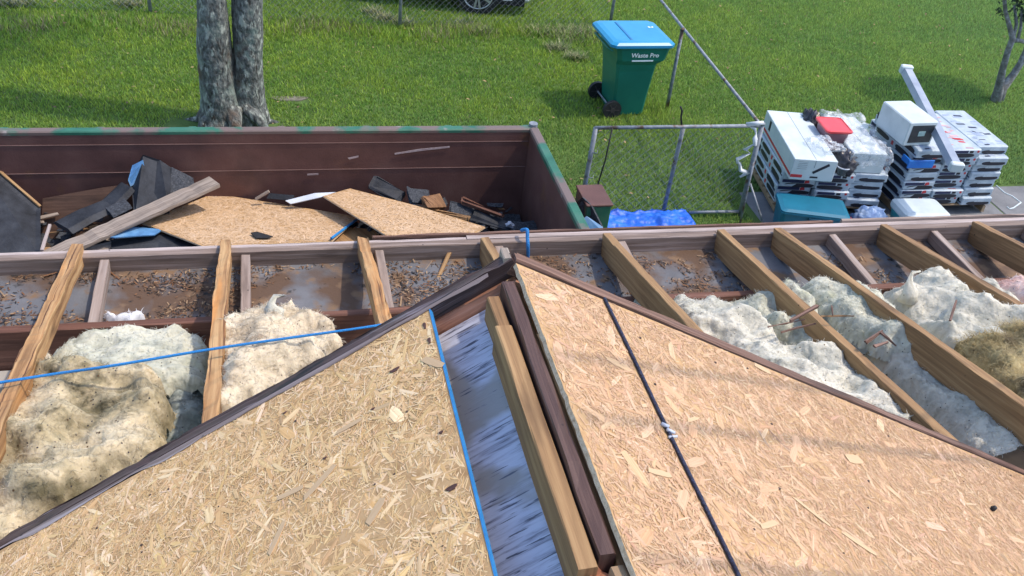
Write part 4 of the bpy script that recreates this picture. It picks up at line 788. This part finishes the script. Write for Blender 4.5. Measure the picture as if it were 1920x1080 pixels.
mb = MB(); mb.box((7.28, 8.56, .72), (.34, .02, .10), bev=.005); mb.box((7.12, 8.63, .745), (.02, .14, .07)); tag(mb.build('blue_tape', M('blue tape', [(.01, .12, .5), (.02, .2, .62)], 8, rough=.35)), 'bright blue plastic strip around the front corner of the right stack', 'plastic strip')
cap_ = lump('rubber_boot', (7.22, 9.42, ztR+.02), (.07, .06, .05), bagm, 'small black object at the back left corner of the right stack', 'object', 9)
# cooler and tote, blue cloth
cl = empty('cooler', (7.2, 8.19, .012), 'small teal cooler with a white lid in front of the right stack', 'cooler', rz=math.radians(-3))
tealm = M('teal plastic', [(.01, .25, .29), (.015, .31, .35)], 4, rough=.4)
mb = MB(); mb.loft([rr(.23, .15, 0), rr(.27, .18, .28)]); mb.build('body', tealm, cl)
mb = MB(); mb.loft([rr(.285, .195, .275, .05), rr(.29, .20, .30, .05), rr(.285, .195, .35, .05), rr(.25, .16, .375, .05)]); mb.build('lid', paint_w, cl)
tt = empty('tote_box', (5.86, 8.28, .012), 'open blue green tote box in front of the left stack', 'tote box', rz=math.radians(-16))
totm = M('petrol blue plastic', [(.005, .12, .2), (.008, .16, .26)], 4, rough=.45)
mb = MB(); mb.loft([rr(.34, .17, 0), rr(.37, .2, .32), rr(.39, .22, .325), rr(.39, .22, .345)]); mb.build('body', totm, tt)
mb = MB(); mb.loft([rr(.385, .215, .347), rr(.385, .215, .36), rr(.34, .17, .375)]); mb.build('lid', totm, tt)
mb = MB(); mb.box((0, .222, .29), (.14, .02, .05)); mb.box((0, -.222, .29), (.14, .02, .05)); mb.build('handle', M('dark handle', [(.005, .07, .13), (.006, .09, .16)], 4), tt)
lump('blue_cloth', (6.66, 8.3, .16), (.22, .13, .14), M('blue cloth', [(.06, .12, .3), (.14, .24, .45), (.5, .6, .75)], 9, rough=.7), 'crumpled blue and white cloth between the tote box and cooler', 'cloth', 4)
lump('red_cloth', (6.38, 8.2, .12), (.08, .07, .1), M('red cloth', [(.2, .01, .03), (.35, .03, .06)], 9, rough=.7), 'small dark red bundle beside the tote box', 'cloth', 8)
rod([onz(1868, 348, .012), onz(1884, 362, .012), onz(1898, 368, .012), onz(1914, 380, .012), onz(1900, 390, .012), onz(1893, 392, .012), onz(1888, 388, .012)], .010, paint_w, 'bent white wire lying on the concrete', 'bent_wire', 'wire')
# ---------------------------------------------------------------- trees
bark = M('lichen bark', [(.03, .028, .025), (.085, .09, .085), (.15, .165, .155), (.27, .29, .26)], 26, 'Object', (1, 1, .55), .95, 1.0, bscale=19, big=[((.32, .35, .31), 15, .55, .62, (1, 1, .5)), ((.03, .027, .024), 19, .60, .68, (1.3, 1.3, .4)), ((.10, .07, .05), 2.1, .56, .66), ((.20, .25, .22), 3.3, .54, .66)], bdist=.05, detail=9)
leafm = [M('leaf green', [(.02, .05, .012), (.05, .10, .02)], 3, rough=.6), M('leaf dark', [(.012, .03, .01), (.025, .055, .015)], 3, rough=.6)]
def trunk(pts, rad, seed, n=26, sub=12):
    P = [Vector(p) for p in pts]; rings = []
    for i in range(len(P)-1):
        for k in range(sub):
            t = k/sub; p0, p1, p2, p3 = P[max(i-1, 0)], P[i], P[i+1], P[min(i+2, len(P)-1)]
            c = .5*((2*p1)+(p2-p0)*t+(2*p0-5*p1+4*p2-p3)*t*t+(3*p1-p0-3*p2+p3)*t**3); r = rad[i]*(1-t)+rad[i+1]*t
            rings.append([c+Vector((math.cos(a), math.sin(a), 0))*r*(1+.10*nz(math.cos(a)*1.7, math.sin(a)*1.7, c.z*1.5+seed, 3)+.05*nz(math.cos(a)*9, math.sin(a)*9, c.z*9+seed, 3)) for a in [2*math.pi*q/n for q in range(n)]])
    return rings
def crown(blobs, cnt, size, seed, par, m=leafm):
    mb = MB(); r = random.Random(seed); W_ = [b[3]**2 for b in blobs]
    for k in range(cnt):
        bx_, by_, bz_, R_ = r.choices(blobs, W_)[0]; d = Vector((r.gauss(0, 1), r.gauss(0, 1), r.gauss(0, 1))).normalized()*R_*(r.random()**.45)
        if nz(d.x*2+bx_, d.y*2+by_, d.z*2+bz_, 2) < -.12: continue
        p = Vector((bx_, by_, bz_))+d; a = Vector((r.gauss(0, 1), r.gauss(0, 1), r.gauss(0, .6))).normalized(); b_ = a.cross(Vector((r.gauss(0, 1), r.gauss(0, 1), r.gauss(0, 1)))).normalized(); l = size*r.uniform(.6, 1.3)
        mb.add([p-a*l, p+b_*l*.4, p+a*l, p-b_*l*.4], [(0, 1, 2, 3)], mi=0 if r.random() < .6 else 1)
    return wpar(mb.build('crown', m), par)
tr = empty('tree', (-.42, 11.05, 0), 'large twin trunked tree with mottled grey bark behind the dumpster', 'tree')
mb = MB()
mb.loft(trunk([(-.57, 11.0, -.1), (-.56, 11.03, .25), (-.575, 11.03, .6), (-.58, 11.03, 1.1), (-.57, 11.03, 1.6), (-.6, 11.1, 3.2), (-.9, 11.3, 6.5), (-1.2, 11.9, 10.5)], [.30, .235, .205, .185, .165, .165, .15, .08], 1)); wpar(mb.build('trunk', bark, smooth=True), tr)
mb = MB(); mb.loft(trunk([(-.24, 11.12, -.1), (-.25, 11.12, .25), (-.235, 11.12, .6), (-.205, 11.1, 1.1), (-.185, 11.1, 1.6), (.0, 11.2, 3.2), (.4, 11.3, 6.5), (.8, 11.9, 10.5)], [.28, .205, .185, .175, .165, .16, .14, .08], 2)); wpar(mb.build('trunk', bark, smooth=True), tr)
mb = MB()
for a, l in ((2.9, .55), (.1, .5), (-.5, .55), (3.6, .5), (-1.5, .5), (1.6, .4)):
    c0 = Vector((-.42, 11.06, .16)); dr = Vector((math.cos(a), math.sin(a), 0)); mb.tube([c0+dr*.16+Vector((0, 0, .12)), c0+dr*.36+Vector((0, 0, -.05)), c0+dr*l*.8+Vector((0, 0, -.15)), c0+dr*(l+.1)+Vector((0, 0, -.2))], [.10, .07, .045, .02], 10)
wpar(mb.build('roots', bark, smooth=True), tr)
crown([(-1.6, 12.2, 10.6, 1.5), (.9, 12.2, 10.8, 1.5), (-.3, 12.9, 11.6, 1.6), (-2.4, 12.9, 10.4, 1.2), (2.0, 12.7, 10.3, 1.2)], 15000, .075, 5, tr)
st = empty('small_tree', (10.87, 11.72, 0), 'small tree with two crossing pale stems at the right edge', 'tree')
bark2 = M('pale smooth bark', [(.07, .065, .06), (.16, .16, .16), (.34, .36, .38)], 14, rough=.8, bump=.4)
def limb(px, r, name='stem'):
    mb = MB(); mb.tube([ony(x, y, yy) for x, y, yy in px], r, 9); wpar(mb.build(name, bark2, smooth=True), st)
limb([(1864, 200, 11.72), (1872, 172, 11.72), (1880, 130, 11.68), (1890, 95, 11.65), (1899, 72, 11.65), (1893, 50, 11.7), (1885, 20, 11.75), (1880, -40, 11.8)], [.10, .075, .05, .045, .045, .035, .03, .02])
limb([(1868, 198, 11.74), (1880, 165, 11.76), (1900, 140, 11.8), (1914, 118, 11.8), (1926, 90, 11.8), (1935, 50, 11.8), (1940, 0, 11.8)], [.09, .075, .055, .05, .045, .04, .03])
limb([(1898, 76, 11.66), (1912, 76, 11.7), (1926, 80, 11.78)], [.035, .03, .03]); limb([(1900, 72, 11.66), (1906, 45, 11.7), (1902, 10, 11.75)], [.03, .025, .02]); limb([(1908, 76, 11.7), (1914, 50, 11.74), (1916, 15, 11.8)], [.026, .022, .02])
cc = ony(1925, 5, 11.75)
crown([(cc.x-.10, cc.y-.05, cc.z+.04, .38), (cc.x-.22, cc.y, cc.z+.42, .42), (cc.x-.12, cc.y-.05, cc.z+.10, .36), (cc.x+.10, cc.y, cc.z+.45, .55), (cc.x-.10, cc.y+.1, cc.z+.75, .5), (cc.x+.6, cc.y+.2, cc.z+.5, .6), (cc.x+.1, cc.y, cc.z+1.2, .6), (cc.x+.8, cc.y, cc.z+1.1, .6), (cc.x+.05, cc.y-.05, cc.z+.12, .22)], 42000, .040, 8, st, [leafm[1], leafm[1]])
# dry tufts and weeds along the fence line
def tufts():
    spots = [(870, 52, .22), (905, 62, .15), (1000, 60, .2), (1062, 66, .3), (1092, 62, .2), (1045, 92, .15), (760, 48, .12), (722, 36, .14), (1080, 110, .12), (700, 25, .1), (240, 10, .15), (30, 8, .2)]
    mb = MB(); mb.c = []
    for (x, y, R_) in spots:
        c = onz(x, y)
        for k in range(int(900*R_*4)):
            p = c+Vector((random.gauss(0, R_*.7), random.gauss(0, R_*.5), 0)); h = random.uniform(.06, .2); a = random.uniform(0, 6.3); d = Vector((math.cos(a), math.sin(a), 0)); s_ = Vector((-d.y, d.x, 0))*.005
            mb.add([p-s_, p+s_, p+d*h*.8+Vector((0, 0, h*.6))], [(0, 1, 2)]); k_ = random.uniform(.5, 1.1); g = random.random()
            cc_ = (.42*k_, .42*k_, .22*k_) if g < .4 else (.06*k_, .12*k_, .03*k_); mb.c += [*cc_, 1]*3
    m = M('dry tufts', [(1, 1, 1), (1, 1, 1)], 3, attr=True, rough=.8); tag(mb.build('dry_weeds', m), 'tall straw coloured weeds along the far fence line', 'weeds', kind='stuff')
tufts()
def lawn_litter():
    mb = MB(); r = random.Random(4)
    for k in range(520):
        x, y = r.uniform(-4, 13), r.uniform(8.5, 16)
        if x > 5.3 and y < 9.4: continue
        a = r.uniform(0, 6.28); l = r.uniform(.010, .035); d = Vector((math.cos(a), math.sin(a), r.uniform(-.3, .3)))*l; s_ = Vector((-math.sin(a), math.cos(a), .2))*l*.5; c = Vector((x, y, .05))
        mb.add([c-d, c+s_, c+d, c-s_], [(0, 1, 2, 3)], mi=k % 2)
    tag(mb.build('fallen_leaves', [M('dry leaf', [(.22, .15, .07), (.36, .26, .12)], 9), M('brown leaf', [(.10, .06, .03), (.18, .11, .06)], 9)]), 'small dry leaves fallen over the lawn', 'leaves', kind='stuff')
lawn_litter()
mb = MB(); c = onz(543, 186); mb.poly([c+Vector((.22*math.cos(a)*(1+.2*math.sin(3*a)), .08*math.sin(a)*(1+.2*math.cos(2*a)), .012)) for a in [k*math.pi/12 for k in range(24)]], .03); tag(mb.build('bare_patch', M('pale dirt', [(.09, .085, .055), (.19, .18, .14)], 14, rough=1, bump=.5)), kind='structure')
# ---------------------------------------------------------------- car
def car():
    root = empty('car', (3.30, 14.86, 0), 'white car parked behind the far fence with only its wheel and bumper in view', 'car', rz=math.radians(180-14))
    pw = M('white car paint', [(.62, .64, .66), (.7, .72, .74)], 2, rough=.25); gl = M('car glass', [(.01, .012, .015), (.02, .025, .03)], 2, rough=.08); dk = M('car underside', [(.008, .008, .01), (.018, .018, .02)], 5, rough=.8)
    # local +X = towards the rear, front overhang at -X; body runs y 0..-1.8 (away from the camera)
    st_ = [(-.92, .30, .62, .62), (-.80, .22, .74, .80), (-.3, .20, .82, .86), (.35, .20, .93, .9), (.8, .20, 1.0, .9), (1.6, .2, 1.02, .9), (2.4, .2, 1.02, .9), (3.1, .22, 1.0, .88), (3.6, .26, .96, .82), (3.75, .4, .9, .72)]
    rings = []
    for x, zb, zt, hw in st_:
        rings.append([(x, -.9+hw, zb+.06), (x, -.9+hw, zb+.3), (x, -.9+hw*.99, zt-.12), (x, -.9+hw*.90, zt), (x, -.9-hw*.90, zt), (x, -.9-hw*.99, zt-.12), (x, -.9-hw, zb+.3), (x, -.9-hw, zb+.06), (x, -.9-hw*.9, zb), (x, -.9+hw*.9, zb)])
    mb = MB(); mb.loft(rings); mb.build('body', pw, root, smooth=False)
    mb = MB(); mb.loft([[(x, -.9+h, z), (x+.0, -.9-h, z), (x+dx, -.9-h*k, z+dz), (x+dx, -.9+h*k, z+dz)] for x, h, z, dx, k, dz in ((.45, .78, .96, .02, .95, .03), (1.15, .80, 1.0, .0, .80, .42), (2.5, .80, 1.0, 0, .80, .45), (3.45, .76, .98, .0, .9, .05))]); mb.build('windows', gl, root)
    mb = MB(); mb.box((1.4, -.9, .26), (4.3, 1.66, .14)); mb.build('underside', dk, root)
    for x in (0, 2.72):
        for y, s_ in ((-.02, 1), (-1.78, -1)):
            mb = MB(); mb.cyl((x, y-.2*s_, .34), (x, y+.02*s_, .34), .34, 36); mb.box((x, y-.1*s_, .5), (.8, .2, .5)); wh = mb.build('wheel', blackm, root)
            mb = MB(); mb.cyl((x, y-.02*s_, .34), (x, y+.024*s_, .34), .235, 30); rm = mb.build('rim_well', dk, wh)
            mb = MB()
            for k in range(10):
                a = k*math.pi/5+(.06 if k % 2 else -.06)*2; mb.box((x+.13*math.cos(a), y+.03*s_, .34+.13*math.sin(a)), (.20, .014, .032), Matrix.Rotation(-a, 3, 'Y'))
            mb.cyl((x, y, .34), (x, y+.035*s_, .34), .05, 14); mb.tube([(x+.235*math.cos(q), y+.026*s_, .34+.235*math.sin(q)) for q in [k*math.pi/18 for k in range(37)]], .010, 6); mb.build('spokes', M('wheel alloy', [(.45, .47, .5), (.6, .62, .65)], 5, rough=.3, metal=.6), wh)
    mb = MB(); mb.box((-.86, -.9, .5), (.14, 1.5, .12), bev=.03); mb.build('bumper', pw, root)
    for y in (-.25, -1.55): mb = MB(); mb.box((-.80, y, .64), (.14, .34, .10), bev=.02); mb.build('headlight', M('lamp glass', [(.5, .5, .52), (.6, .6, .62)], 3, rough=.1), root)
car()
